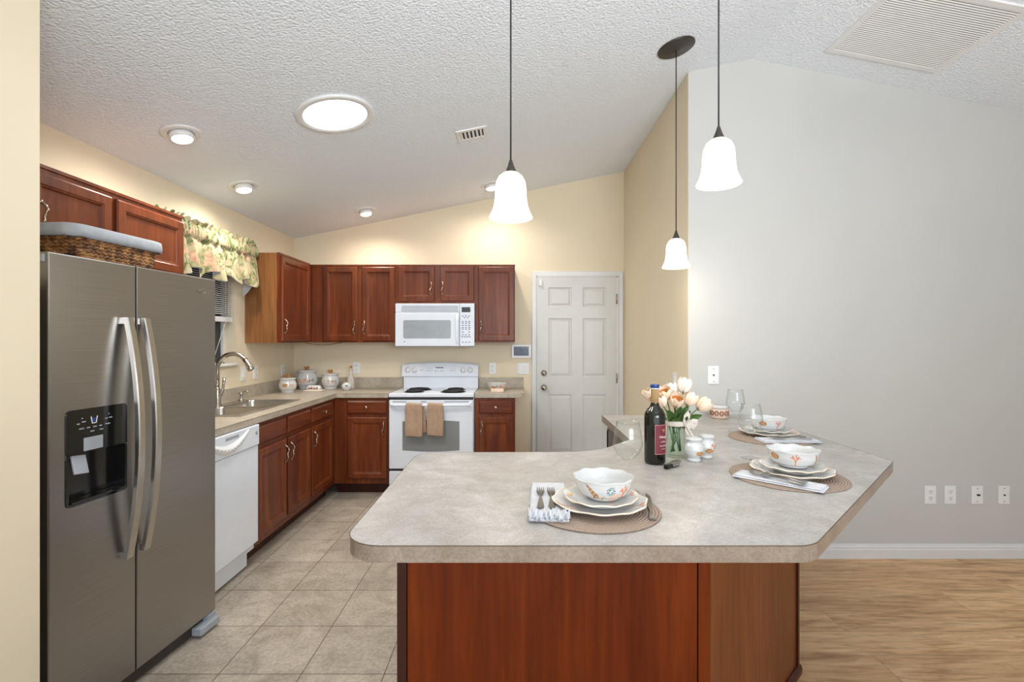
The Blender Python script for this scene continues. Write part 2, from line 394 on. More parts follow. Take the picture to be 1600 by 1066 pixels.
def rpoly(pts, rad, n=8):
    out = []; m = len(pts)
    for i, p in enumerate(pts):
        r = rad[i] if isinstance(rad, (list, tuple)) else rad
        p = Vector(p); a = Vector(pts[i-1])-p; b = Vector(pts[(i+1) % m])-p
        if r <= 0: out.append((p.x, p.y)); continue
        a.normalize(); b.normalize(); ang = a.angle(b); d = r/math.tan(ang/2)
        p0 = p+a*d; p1 = p+b*d; c = p+(a+b).normalized()*(r/math.sin(ang/2))
        v0 = p0-c; v1 = p1-c; tot = v0.angle_signed(v1)
        for k in range(n+1):
            v = v0.copy(); v.rotate(Matrix.Rotation(-tot*k/n, 2)); out.append((c.x+v.x, c.y+v.y))
    return out
def rrect(x0, x1, y0, y1, r, n=5): return rpoly([(x0, y0), (x1, y0), (x1, y1), (x0, y1)], r, n)
def text(name, body, size, mat, parent, loc, rot=(PI/2, 0, 0), ext=.0004, bendr=None, shear=0):
    cu = bpy.data.curves.new(name, 'FONT'); cu.body = body; cu.size = size; cu.align_x = 'CENTER'; cu.align_y = 'CENTER'; cu.extrude = ext; cu.shear = shear
    tmp = bpy.data.objects.new(name+'_tmp', cu); COL.objects.link(tmp)
    dg = bpy.context.evaluated_depsgraph_get(); me = bpy.data.meshes.new_from_object(tmp.evaluated_get(dg))
    bpy.data.objects.remove(tmp); me.materials.clear(); me.materials.append(M[mat])
    if bendr:   # wrap round a cylinder of that radius about the parent's z axis; rot = angle
        for v in me.vertices:
            a = rot+v.co.x/bendr; v.co = ((bendr+v.co.z)*math.cos(a), (bendr+v.co.z)*math.sin(a), v.co.y+loc[2])
        o = bpy.data.objects.new(name, me); COL.objects.link(o); o.parent = parent; return o
    o = bpy.data.objects.new(name, me); COL.objects.link(o); o.parent = parent; o.location = loc; o.rotation_euler = rot
    return o

# ---------------------------------------------------------------- dimensions
XL, YF, XR, YW = -2.248, 5.017, 1.107, 3.157
XE, YB = 4.6, -3.0
RX, RZ, SL, SR = 1.517, 3.193, .204, .196
def cz(x): return RZ-SL*(RX-x) if x < RX else RZ-SR*(x-RX)

# ---------------------------------------------------------------- room shell
structure(MB().box(XL-.15, .75, YB, YF+.1, -.06, 0).build('floor', 'tile'))
structure(MB().box(.75, XE, YB, YW+.1, -.06, 0).build('floor_wood', 'oak'))
m = MB(); th = .12
m.prism([(XL-.15, cz(XL-.15)), (RX, RZ), (RX, RZ+th), (XL-.15, cz(XL-.15)+th)], YB, YF+.15, axis='y')
m.prism([(RX, RZ), (XE, cz(XE)), (XE, cz(XE)+th), (RX, RZ+th)], YB, YF+.15, axis='y')
structure(m.build('ceiling', 'ceiling'))
# left wall with the window opening
wy0, wy1, wz0, wz1 = 3.05, 3.963, 1.19, 2.09
m = MB(); top = cz(XL)+.02
m.box(XL-.15, XL, YB, wy0, 0, top); m.box(XL-.15, XL, wy1, YF+.15, 0, top)
m.box(XL-.15, XL, wy0, wy1, 0, wz0); m.box(XL-.15, XL, wy0, wy1, wz1, top)
structure(m.build('wall_left', 'wall_cream'))
def sloped_wall(name, x0, x1, y0, y1, mat):
    e = .02
    poly = [(x0, 0), (x1, 0), (x1, cz(x1)+e)]+([(RX, RZ+e)] if x0 < RX < x1 else [])+[(x0, cz(x0)+e)]
    return structure(MB().prism(poly, y0, y1, axis='y').build(name, mat))
sloped_wall('wall_far', XL, XR, YF, YF+.12, 'wall_cream')
sloped_wall('wall_side', XR, XR+.12, YW+.0, YF+.12, 'wall_cream')
sloped_wall('wall_right', XR+.002, XE, YW-.004, YW+.12, 'wall_white')
sloped_wall('wall_near', XL, -1.508, 1.44, 1.563, 'wall_cream')
structure(MB().prism([(YB, 0), (YW, 0), (YW, cz(XE)+.02), (YB, cz(XE)+.02)], XE, XE+.12, axis='x').build('wall_east', 'wall_white'))
# baseboards
def baseboard(name, x0, x1, y, mat='white_trim'):
    pr = [(0, 0), (-.014, 0), (-.014, .055), (-.010, .062), (-.010, .072), (-.004, .083), (-.002, .092), (0, .092)]
    m = MB(); m.rings([[(x, y+a, z) for a, z in pr] for x in (x0, x1)]); return structure(m.build(name, mat))
baseboard('baseboard_right', 1.2, XE, YW-.005)
# window
w1 = thing('window_1', 'window above the kitchen sink with dark panes', 'window', (XL-.11, (wy0+wy1)/2, (wz0+wz1)/2)); structure(w1)
m = MB(); hw, hh = (wy1-wy0)/2, (wz1-wz0)/2
for a in (-1, 1): m.box(-.02, .02, a*hw-.025, a*hw+.025, -hh, hh); m.box(-.02, .02, -hw, hw, a*hh-.025, a*hh+.025)
m.box(-.02, .025, -hw, hw, -.02, .02); m.build('window_frame', 'white_trim', w1)
MB().box(-.004, .004, -hw, hw, -hh, hh).build('pane', 'pane', w1)
MB().box(XL-.10, XL+.022, wy0-.02, wy1+.012, wz0-.001, wz0+.018, bev=.004).build('window_sill', 'white_trim', None)
structure(bpy.data.objects['window_sill']); bpy.data.objects['window_sill'].name = 'trim_2'

# door on far wall
DX0, DX1, DZ = .228, 1.022, 2.03
def panel_sheet(m, w, h, xs, zs, cells, y, prof, mi=0):
    """front face (facing -Y) with sunk panels; xs, zs are cut lists, cells the (i,j) that are panels"""
    for i in range(len(xs)-1):
        for j in range(len(zs)-1):
            x0, x1, z0, z1 = xs[i], xs[i+1], zs[j], zs[j+1]
            if (i, j) in cells:
                rr = []
                for d, yy in prof: rr.append([(x0+d, y+yy, z0+d), (x1-d, y+yy, z0+d), (x1-d, y+yy, z1-d), (x0+d, y+yy, z1-d)])
                m.rings(rr, mi, cap0=False)
            else: m.add([(x0, y, z0), (x1, y, z0), (x1, y, z1), (x0, y, z1)], [(0, 1, 2, 3)], mi)
d1 = thing('door_1', 'white six-panel door', 'door', (DX0, YF-.012, .008)); structure(d1)
W, H = DX1-DX0, DZ-.008; m = MB()
xs = [0, .108, .345, .455, .692, W]; zs = [0, .25, .835, 1.01, 1.605, 1.72, 1.918, H]
panel_sheet(m, W, H, xs, zs, {(i, j) for i in (1, 3) for j in (1, 3, 5)}, -.02, [(0, 0), (.010, .010), (.016, .010), (.036, .003)])
m.box(0, W, -.0199, .01, 0, H)
m.f.pop(-4); m.mi.pop(-4); m.sm.pop(-4)   # the front face is the panelled sheet
m.build('door_leaf', 'door_white', d1)
def lath_y(prof, c, mat, name, parent, seg=24): return MB().lathe(prof, seg, c, axis='y').build(name, mat, parent)
lath_y([(.030, .0), (.030, .006), (.012, .012), (.012, .035), (.024, .042), (.029, .055), (.024, .068), (.0001, .071)], (.063, -.02, .905), 'nickel', 'door_knob', d1)
lath_y([(.031, .0), (.030, .010), (.022, .016), (.018, .024), (.0001, .025)], (.063, -.02, 1.05), 'nickel', 'deadbolt', d1)
for z in (1.80, 1.0, .2): MB().box(W-.002, W+.012, -.024, -.012, z-.05, z+.05).cyl(.006, z-.05, z+.05, (W+.006, -.026, 0), 10).build('hinge', 'pewter', d1)
m = MB(); cw = .052
def casing(m, p0, p1, p2, p3):  # inner polyline going up, across, down; profile widens outwards
    prof = [(0, -.002), (0, -.010), (.012, -.016), (.03, -.018), (.046, -.020), (cw, -.018), (cw, 0)]
    rr = []
    for (x, z), (ox, oz) in ((p0, (-1, 0)), (p1, (-1, 1)), (p2, (1, 1)), (p3, (1, 0))):
        rr.append([(x+ox*d, YF+yy, z+oz*d) for d, yy in prof])
    m.rings(rr)
casing(m, (DX0-.006, 0), (DX0-.006, DZ+.008), (DX1+.02, DZ+.008), (DX1+.02, 0))
m.box(DX0-.008, DX0-.001, YF-.03, YF, 0, DZ+.008); m.box(DX1+.001, DX1+.024, YF-.03, YF, 0, DZ+.008); m.box(DX0-.008, DX1+.022, YF-.03, YF, DZ+.002, DZ+.012)
structure(m.build('trim_1', 'white_trim'))
tag(MB().box(.24, .27, YF-.052, YF-.034, 1.94, 2.0, bev=.003).build('door_sensor', 'white_plastic'), 'small white alarm sensor at the top corner of the white door', 'sensor')

# ---------------------------------------------------------------- cabinet parts (face local -Y, x along, z up)
def front_door(parent, x0, x1, z0, z1, y, name='door', mat='cherry', hand=None, hz=None, t=.019, fr=.05):
    m = MB(); cx, cz_ = (x0+x1)/2, (z0+z1)/2; a, b = (x1-x0)/2, (z1-z0)/2
    prof = [(0, 0), (0, -t+.006), (.002, -t+.003), (.007, -t), (fr-.004, -t), (fr, -t+.003), (fr+.006, -t+.004), (fr+.010, -t+.010), (fr+.014, -t+.011)]
    m.rings([[(-a+d, yy, -b+d), (a-d, yy, -b+d), (a-d, yy, b-d), (-a+d, yy, b-d)] for d, yy in prof])
    o = m.build(name, mat, parent, loc=(cx, y, cz_))
    if hand is not None: pull(o, hand-cx, -t, hz-cz_)
    return o
def drawer(parent, x0, x1, z0, z1, y, name='drawer', knob=True, t=.019):
    m = MB(); cx, cz_ = (x0+x1)/2, (z0+z1)/2; a, b = (x1-x0)/2, (z1-z0)/2
    prof = [(0, 0), (0, -t+.008), (.004, -t+.005), (.012, -t), (.02, -t)]
    m.rings([[(-a+d, yy, -b+d), (a-d, yy, -b+d), (a-d, yy, b-d), (-a+d, yy, b-d)] for d, yy in prof])
    o = m.build(name, 'cherry_h', parent, loc=(cx, y, cz_))
    if knob: MB().lathe([(.008, 0), (.006, .006), (.005, .012), (.012, .018), (.0155, .024), (.013, .029), (.005, .0315), (.0001, .032)], 20, (0, -t, 0), axis='y').build('knob', 'pewter', o, label='round silver and copper knob')
    return o
def pull(parent, x, y, z, L=.112):
    n = 25; pts = []; rs = []
    for i in range(n):
        s = i/(n-1)*2-1
        pts.append((x+.007*math.sin(s*PI), y-.008-.015*(1-s**4)+.003*math.cos(s*2*PI), z+s*L/2))
        rs.append(.0036+.0022*math.cos(s*PI*2.5)**2+(.002 if abs(s) > .9 else 0))
    m = MB().tube(pts, rs, 10)
    for a in (-1, 1):
        m.ball((x, y-.005, z+a*L/2), .0085, 1, .7, 1.1); m.lathe([(.007, -.0005), (.005, .010)], 12, (x, y, z+a*L/2), axis='y')
    m.tube([(p[0]+.003*math.cos(i*.9), p[1]-.003*math.sin(i*.9), p[2]) for i, p in enumerate(pts)], .0016, 6)
    return m.build('handle', 'pewter', parent, label='curved pewter pull handle')
def upper(name, label, loc, rotz, w, dep, z0, z1, doors, side='cherry', group=None, crown=True):
    """doors: (x0,x1,z0,z1,handle x,handle z)"""
    t = thing(name, label, 'cabinet', loc, rotz, group)
    m = MB(); m.box(0, w, .0, dep, z0+.0, z1); m.build('cabinet_box', side, t)
    fm = MB(); fm.box(-.001, w+.001, -.019, 0, z0, z1); fm.box(-.003, w+.003, -.026, 0, z1-.012, z1+.002); fm.build('face_frame', 'cherry', t)
    for d in doors: front_door(t, d[0], d[1], d[2], d[3], -.019, hand=d[4], hz=d[5])
    return t
R90 = PI/2
# far wall uppers: face frame front at Y 4.70
FY = 4.70; dep = YF-FY-.019-.002; y0 = FY+.019
upper('upper_cabinet', 'tall two-door cherry wall cabinet beside the microwave, meeting the corner cabinet', (-1.960, y0, 0), 0, .824, dep, 1.37, 2.11,
      [(.130, .460, 1.384, 2.089, .433, 1.51), (.501, .817, 1.384, 2.089, .526, 1.51)])
upper('upper_cabinet', 'short two-door cherry wall cabinet above the white microwave', (-1.134, y0, 0), 0, .752, dep, 1.738, 2.11,
      [(.02, .366, 1.763, 2.095, .335, 1.885), (.42, .744, 1.763, 2.095, .445, 1.885)])
upper('upper_cabinet', 'narrow single-door cherry wall cabinet beside the white door', (-.380, y0, 0), 0, .376, dep, 1.37, 2.11,
      [(.03, .374, 1.384, 2.092, .055, 1.51)])
# left wall uppers (rot 90: local x -> +Y, local -y -> +X)
upper('upper_cabinet', 'single-door cherry corner wall cabinet with a light maple side beside the window', (-1.981, 4.095, 0), R90, .60, .264, 1.37, 2.12,
      [(.03, .585, 1.385, 2.10, .055, 1.51)], side='side_maple')
upper('upper_cabinet', 'two-door cherry wall cabinet above the refrigerator and wicker basket', (-1.981, 1.97, 0), R90, .93, .264, 1.74, 2.12,
      [(.0, .41, 1.775, 2.085, .045, 1.905), (.44, .925, 1.775, 2.085, None, None)])
# cable under corner cabinets
tag(MB().tube([(-2.0, 4.70, 1.366), (-1.95, 4.75, 1.352), (-1.88, 4.8, 1.345), (-1.80, 4.85, 1.352), (-1.72, 4.88, 1.368)], .003, 6).build('lamp_cable', 'brown'), 'thin brown cable sagging below the corner wall cabinets', 'cable')

# base cabinets
def base_unit(label, loc, rotz, w, dep, parts, ztop=.872):
    t = thing('base_cabinet', label, 'cabinet', loc, rotz)
    MB().box(0, w, .0, dep, .1, ztop).build('cabinet_box', 'cherry', t)
    MB().box(-.0, w, -.019, 0, .1, .872).build('face_frame', 'cherry', t)
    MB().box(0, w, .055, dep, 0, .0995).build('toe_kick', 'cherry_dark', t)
    for p in parts:
        if p[0] == 'drawer': drawer(t, *p[1:5], -.019)
        elif p[0] == 'panel': drawer(t, *p[1:5], -.019, 'false_front', False)
        else: front_door(t, *p[1:5], -.019, hand=p[5], hz=p[6])
    return t
BX = -1.629    # face frame front of the sink run
base_unit('cherry sink base cabinet with two doors and two plain fronts beside the dishwasher', (BX-.019, 3.075, 0), R90, .83, .58,
          [('panel', .02, .40, .731, .848), ('panel', .43, .815, .731, .848), ('door', .02, .40, .149, .70, .372, .60), ('door', .43, .815, .149, .70, .458, .60)], ztop=.73)
base_unit('cherry base cabinet with drawer and door between sink cabinet and corner', (BX-.019, 3.907, 0), R90, .52, .58,
          [('drawer', .01, .455, .731, .848), ('door', .01, .455, .149, .70, .038, .60)])
base_unit('cherry base cabinet with drawer, door and wide filler beside the white range', (BX-.0, 4.437+.019, 0), 0, .492, .54,
          [('drawer', .12, .475, .731, .848), ('door', .12, .475, .149, .70, .448, .60)])
base_unit('narrow cherry base cabinet with drawer and door between range and white door', (-.366, 4.437+.019, 0), 0, .366, .54,
          [('drawer', .04, .345, .731, .848), ('door', .04, .345, .149, .70, .066, .60)])

# countertops
def seam(m, pts, z, r=.0012): m.tube([(x, y, z) for x, y in pts], r, 6)
ct = thing('countertop', 'L-shaped grey beige laminate countertop along the sink wall and corner', 'countertop', (0, 0, 0))
CFX, CFY = -1.605, 4.412
sx0, sx1, sy0, sy1 = -2.165, -1.735, 3.10, 3.93   # sink cutout
m = MB(); zt, zb = .914, .876
m.box(XL+.002, sx0, sy0, sy1, zb, zt); m.box(sx1, CFX, sy0, sy1, zb, zt); m.box(XL+.002, CFX, 2.50, sy0, zb, zt)
m.box(XL+.002, CFX, sy1, YF-.002, zb, zt); m.box(CFX, -1.138, CFY, YF-.002, zb, zt)
m.build('worktop', 'laminate_grey', ct)
m = MB(); m.box(XL+.002, XL+.021, 2.50, YF-.021, zt, zt+.1); m.box(XL+.002, -1.138, YF-.021, YF-.002, zt, zt+.1); m.build('backsplash', 'laminate_grey', ct)
m = MB(); seam(m, [(CFX, 2.50), (CFX, CFY), (-1.138, CFY)], .9135); m.build('edge_seam', 'seam', ct)
ct = thing('countertop', 'short grey beige laminate countertop between the range and white door', 'countertop', (0, 0, 0))
pp = rpoly([(-.364, CFY), (.085, CFY), (.085, YF-.002), (-.364, YF-.002)], [0, .06, 0, 0])
MB().prism(pp, zb, zt).build('worktop', 'laminate_grey', ct)
MB().box(-.364, .083, YF-.021, YF-.002, zt, zt+.1).build('backsplash', 'laminate_grey', ct)

# sink
sk = thing('kitchen_sink', 'double-bowl stainless steel sink set in the countertop under the window', 'sink', (0, 0, 0))
m = MB(); z = .9145
rx0, rx1, ry0, ry1 = -2.185, -1.718, 3.085, 3.945
bowls = [(3.125, 3.50), (3.53, 3.905)]; bx0, bx1 = -2.10, -1.755
m.box(rx0, bx0, ry0, ry1, z, z+.005); m.box(bx1, rx1, ry0, ry1, z, z+.005); m.box(bx0, bx1, ry0, bowls[0][0], z, z+.005)
m.box(bx0, bx1, bowls[0][1], bowls[1][0], z, z+.005); m.box(bx0, bx1, bowls[1][1], ry1, z, z+.005)
m.build('rim', 'steel_light', sk)
for a, b in bowls:
    m = MB(); rr = []
    for d, zz in ((0, z+.0045), (.006, z-.004), (.008, z-.14), (.03, z-.165), (.10, z-.17)):
        rr.append([(x, y, zz) for x, y in rrect(bx0-.001+d, bx1+.001-d, a-.001+d, b+.001-d, .04)])
    m.rings(rr, cap0=False, smooth=True); m.build('bowl', 'steel_light', sk)
    MB().lathe([(.0001, .002), (.03, .003), (.042, .0)], 20, ((bx0+bx1)/2, (a+b)/2, z-.17)).build('drain', 'nickel', sk)
for yy in (3.32, 3.60): pass
# faucet
fx, fy = -2.125, 3.515
fa = thing('faucet', 'brushed nickel gooseneck pull-down faucet behind the sink', 'faucet', (fx, fy, .92))
MB().lathe([(.030, 0), (.030, .006), (.024, .014), (.022, .10), (.018, .13), (.014, .14)], 24).build('base', 'nickel', fa)
pts = [(0, 0, .12), (0, 0, .24)]+[(.112-.112*math.cos(a), 0, .26+.115*math.sin(a)) for a in [i*PI*.84/18 for i in range(19)]]
MB().tube(pts, .0155, 16).build('spout', 'nickel', fa)
e = Vector(pts[-1]); d = (Vector(pts[-1])-Vector(pts[-2])).normalized()
m = MB().tube([e-d*.03, e, e+d*.03, e+d*.062, e+d*.066], [.0158, .0185, .021, .0245, .021], 16)
m.box(e.x+.012, e.x+.022, -.007, .007, e.z-.045, e.z-.01) if False else None
m.build('spray_head', 'nickel', fa)
MB().tube([(.0, 0, .05), (.020, .004, .085), (.034, .008, .115), (.038, .010, .155), (.044, .012, .205)], [.015, .016, .010, .0085, .012], 12).build('lever', 'nickel', fa)
sd = thing('soap_dispenser', 'small brushed nickel soap dispenser pump at the sink corner', 'dispenser', (-2.135, 3.84, .92))
MB().lathe([(.022, 0), (.020, .008), (.010, .022), (.009, .045), (.013, .05), (.013, .062), (.004, .066)], 20).build('base', 'nickel', sd)
MB().tube([(-.02, 0, .062), (0, 0, .056), (.02, 0, .072), (.045, 0, .076), (.062, 0, .066)], [.005, .007, .006, .005, .0045], 10).build('spout', 'nickel', sd)

# dishwasher (rot 90)
dw = thing('dishwasher', 'white built-in dishwasher between refrigerator and sink cabinet', 'dishwasher', (-1.625, 2.497, 0), R90)
wD = .573
MB().box(.004, wD-.004, .002, .55, .1, .87).build('tub', 'white_appl', dw)
MB().box(.003, wD-.003, -.026, 0, .145, .742, bev=.004).build('door_panel', 'white_appl', dw)
m = MB(); m.box(.003, wD-.003, -.034, 0, .745, .872, bev=.006); m.build('control_panel', 'white_appl', dw)
def arc(u, v):
    x = .03+u*(wD-.16); s_ = math.sin(u*PI); return (x, -.034-.018*math.sin(v*PI)*(.3+.7*s_), .835-.055*s_*1.3-.028*(v-.5)*2*(.35+.65*s_)+.02)
m = MB(); m.grid(arc, 30, 8); m.build('handle', 'white_plastic', dw)
m = MB(); m.box(.21, .34, -.0345, -.030, .835, .852); m.build('latch', 'grey_plastic', dw)
MB().lathe([(.012, 0), (.0115, .002), (.0001, .0025)], 16, (wD-.04, -.034, .825), axis='y').build('badge', 'grey_plastic', dw)
m = MB()
for k in range(9): a = .12+k*.04; p = arc(a/(wD)*1.05, .5); MB().box(p[0]-.005, p[0]+.005, p[1]-.0004, p[1]+.002, p[2]-.002, p[2]+.002).build('button_mark', 'ink_grey', dw)
MB().box(.003, wD-.05, .02, .03, .012, .143).build('kick_plate', 'white_appl', dw)

# ---------------------------------------------------------------- refrigerator
fr = thing('refrigerator', 'stainless steel side-by-side refrigerator with ice and water dispenser', 'refrigerator', (-1.554, 1.640, 0), math.atan2(.995, .1001))
FW, FT, FB = .789, 1.69, .07
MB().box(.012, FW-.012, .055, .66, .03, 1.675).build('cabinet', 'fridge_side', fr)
MB().box(.02, FW-.02, .02, .054, .015, .068).build('base_grille', 'fridge_side', fr)
dv = .338
hx0, hx1, hz0, hz1 = .064, .286, .818, 1.142
def hole_door(x0, x1, hole):
    m = MB(); e = .004
    if hole:
        a, b, c, d = hole; xs = [x0+e, a, b, x1-e]; zs = [FB+e, c, d, FT-e]
        for i in range(3):
            for j in range(3):
                if (i, j) == (1, 1): continue
                m.add([(xs[i], 0, zs[j]), (xs[i+1], 0, zs[j]), (xs[i+1], 0, zs[j+1]), (xs[i], 0, zs[j+1])], [(0, 1, 2, 3)])
        m.rings([[(a, y, c), (b, y, c), (b, y, d), (a, y, d)] for y in (0, .04)], cap0=False, cap1=True)
    else: m.add([(x0+e, 0, FB+e), (x1-e, 0, FB+e), (x1-e, 0, FT-e), (x0+e, 0, FT-e)], [(0, 1, 2, 3)])
    m.rings([[(x0+q, y, FB+q), (x1-q, y, FB+q), (x1-q, y, FT-q), (x0+q, y, FT-q)] for q, y in ((e, 0), (.001, .001), (0, e), (0, .05))], cap0=False)
    return m
fd = hole_door(0, dv-.003, (hx0, hx1, hz0, hz1)).build('freezer_door', 'steel', fr)
rd = hole_door(dv+.003, FW, None).build('fresh_food_door', 'steel', fr)
def fhandle(x, parent):
    pts = []; n = 30; m = MB(); rr = []
    for i in range(n+1):
        s = i/n*2-1; z = 1.015+s*.468; y = -.020-.052*(1-s*s)
        hw, ht = .0155, .009
        rr.append([(x-hw, y-ht+.003, z), (x-hw+.004, y-ht, z), (x+hw-.004, y-ht, z), (x+hw, y-ht+.003, z), (x+hw, y+ht, z), (x-hw, y+ht, z)])
    m.rings(rr)
    for s in (-1, 1): m.box(x-.012, x+.012, -.02, 0, 1.015+s*.455-.012, 1.015+s*.455+.012)
    return m.build('handle', 'steel_light', parent)
fhandle(.283, fd); fhandle(.362, rd)
# dispenser
m = MB(); oz = rrect(hx0-.007, hx1+.007, hz0-.007, hz1+.007, .016)
m.prism([(x, z) for x, z in rpoly([(hx0-.007, .995), (hx1+.007, .995), (hx1+.007, hz1+.007), (hx0-.007, hz1+.007)], [0, 0, .016, .016], 5)], -.004, .038, axis='y')
m.build('dispenser_panel', 'black', fd)
ring_o = rrect(hx0-.007, hx1+.007, hz0-.007, .996, .015); ring_i = rrect(hx0+.001, hx1-.001, hz0+.001, .994, .012)
m = MB(); m.rings([[(x, y, z) for x, z in r] for r, y in ((ring_o, 0), (ring_o, -.004), (ring_i, -.004), (ring_i, .038))], cap0=False); m.build('dispenser_recess', 'black', fd)
MB().box(hx0+.004, hx1-.004, -.012, .036, hz0+.003, hz0+.012, bev=.003).build('drip_tray', 'black', fd)
MB().box(.117, .190, -.0065, -.003, .998, 1.045, bev=.001).build('ice_chute', 'grey_plastic', fd)
pm = Matrix.Translation((.108, .002, .953)) @ Matrix.Rotation(.12, 4, 'Y') @ Matrix.Rotation(-.35, 4, 'X')
MB().box(-.027, .027, -.004, .004, -.034, .034, bev=.003).xf(pm).build('paddle', 'grey_plastic', fd)
m = MB()
for x, z, wd in ((.098, 1.098, .010), (.118, 1.103, .014), (.205, 1.103, .010), (.222, 1.104, .014), (.110, 1.080, .018), (.135, 1.080, .012), (.160, 1.080, .014), (.182, 1.080, .012), (.210, 1.082, .020), (.150, 1.065, .016), (.185, 1.066, .014), (.112, 1.116, .004), (.215, 1.118, .004)):
    m.box(x-wd/2, x+wd/2, -.0046, -.0035, z-.0022, z+.0022)
m.build('dispenser_marks', 'ink_grey', fd)
m = MB(); m.add([(.143, -.0046, 1.118), (.148, -.0046, 1.092), (.166, -.0046, 1.092), (.171, -.0046, 1.118), (.167, -.0046, 1.118), (.163, -.0046, 1.095), (.151, -.0046, 1.095), (.147, -.0046, 1.118)], [(0, 1, 6, 7), (1, 2, 5, 6), (2, 3, 4, 5)])
m.build('cup_icon', 'ink_white', fd)
MB().box(.150, .164, -.0046, -.0036, 1.098, 1.112).build('display', 'blue', fd)
text('brand_badge', 'Whirlpool', .020, 'steel_light', rd, (.70, -.001, 1.625))
m = MB().tube([(.700+.022*math.cos(a), -.0015, 1.625+.010*math.sin(a)) for a in [k*2*PI/20 for k in range(20)]], .0008, 6, closed=True); m.build('badge_ring', 'steel_light', rd)
for x, mt in ((.05, 'grey_plastic'), (FW-.05, 'grey_plastic')):
    MB().box(-.006, .018, .012, .10, FT-.035, FT-.006, bev=.004).build('hinge_cover', mt, fr) if x < .1 else None
m = MB(); m.box(FW-.13, FW-.005, -.028, .06, .012, .048, bev=.005); m.box(FW-.06, FW-.01, -.008, .05, .044, .068); m.build('foot_cover', 'grey_plastic', fr)

# basket on the refrigerator
bk = thing('wicker_basket', 'woven seagrass basket with folded grey cloth liner on the refrigerator', 'basket', (-1.815, 2.155, 1.677), math.atan2(.995, .1001))
L, Wd, Hb = .44, .22, .175
def bring(z, ins=0): k = .80+.20*z/Hb; return rrect(-L/2*k+ins, L/2*k-ins, -Wd/2*k+ins, Wd/2*k-ins, .05, 6)
MB().rings([[(x, y, z) for x, y in bring(z, .008)] for z in (.002, .16)], cap1=False).build('inner_wall', 'wicker_dark', bk)
m = MB()
def along(poly, s):
    n = len(poly); ls = [math.dist(poly[i], poly[(i+1) % n]) for i in range(n)]; T = sum(ls); s = (s % 1)*T
    for i in range(n):
        if s <= ls[i]: a, b = poly[i], poly[(i+1) % n]; q = s/ls[i]; return (a[0]+(b[0]-a[0])*q, a[1]+(b[1]-a[1])*q), math.atan2(b[1]-a[1], b[0]-a[0])
        s -= ls[i]
    return poly[0], 0
for r in range(11):
    z = .008+r*.0145; poly = bring(z)
    for k in range(42):
        (x, y), ang = along(poly, (k+.5*(r % 2))/42)
        mat = Matrix.Rotation(ang, 3, 'Z') @ Matrix.Rotation(.32 if r % 2 else -.32, 3, 'Y') @ Matrix.Rotation(random.uniform(-.1, .1), 3, 'Z')
        m.ball((x, y, z), .0225, 1, .34, .34, seg=8, mat=mat)
m.build('woven_wall', 'wicker', bk)
m = MB(); rr = []
for d, z in ((.004, .128), (.010, .1295), (.012, .150), (.009, .176), (.002, .180), (-.006, .176), (-.010, .15)):
    rr.append([(x, y, z+(.0015*math.sin(i*1.7) if z < .13 else 0)) for i, (x, y) in enumerate(rrect(-L/2-d, L/2+d, -Wd/2-d, Wd/2+d, .055, 6))])
m.rings(rr, cap0=False, cap1=False, smooth=True); m.build('cloth_liner', 'liner', bk)

# ---------------------------------------------------------------- range
RX0, RX1 = -1.131, -.369; rw = RX1-RX0; RYF = 4.412
rg = thing('electric_range', 'white freestanding electric coil range below the microwave', 'range', (RX0, RYF, 0))
MB().box(.002, rw-.002, .03, YF-RYF-.02, .02, .895).build('body', 'white_appl', rg)
MB().box(.0, rw, -.012, YF-RYF-.06, .882, .916, bev=.006).build('cooktop', 'white_appl', rg)
MB().box(.01, rw-.01, -.002, .03, .862, .880).build('gap_strip', 'slot', rg)
od = MB(); od.box(.006, rw-.006, -.02, .028, .245, .858, bev=.006); od = od.build('oven_door', 'white_appl', rg)
def archwin():
    p = []
    for i in range(13): u = i/12; p.append((.126+u*.508, .410-.012*math.sin(u*PI)))
    for i in range(13): u = 1-i/12; p.append((.126+u*.508, .668+.010*math.sin(u*PI)))
    return p
MB().prism(archwin(), -.0215, -.019, axis='y').build('door_glass', 'oven_glass', od)
m = MB()
n = 20; rr = []
for i in range(n+1):
    u = i/n; x = .03+u*(rw-.06); y = -.055-.012*math.sin(u*PI); z = .818
    rr.append([(x, y+.012*math.cos(a), z+.013*math.sin(a)) for a in [k*2*PI/10 for k in range(10)]])
m.rings(rr, smooth=True)
for x in (.035, rw-.035): m.box(x-.012, x+.012, -.055, -.018, .80, .835, bev=.004)
m.build('handle', 'white_appl', od)
m = MB()
for a, b in ((.035, .16), (.29, .34), (.50, .72)): MB().box(a, b, -.0212, -.019, .838, .850).build('vent_slot', 'grey_plastic', od)
MB().box(.006, rw-.006, -.018, .028, .05, .222, bev=.006).build('storage_drawer', 'white_appl', rg)
MB().box(.01, rw-.01, 0, .03, .222, .246).build('drawer_gap', 'slot', rg)
# backguard
m = MB(); bw0, bw1 = .012, rw+.012 ; bd = YF-RYF-.012
def bgtop(u): return 1.150+.022*math.sin(u*PI)
n = 16
m.rings([[(bw0+.004, bd-.075, .914), (bw0+.004, bd, .914), (bw0+.004, bd, 1.03), (bw0+.004, bd-.075, 1.03)]]+[[(rw-.004, bd-.075, .914), (rw-.004, bd, .914), (rw-.004, bd, 1.03), (rw-.004, bd-.075, 1.03)]])
rr = []
for i in range(n+1):
    u = i/n; x = .0+u*rw; t_ = bgtop(u)
    rr.append([(x, bd-.085, 1.025), (x, bd-.093, 1.033), (x, bd-.075, t_-.012), (x, bd-.062, t_), (x, bd-.01, t_), (x, bd-.01, 1.025)])
m.rings(rr); bg = m.build('backguard', 'white_appl', rg)
def bgy(z): return bd-.093+.018*(z-1.033)/.105
for x in (.165-.0-.0, .228): pass
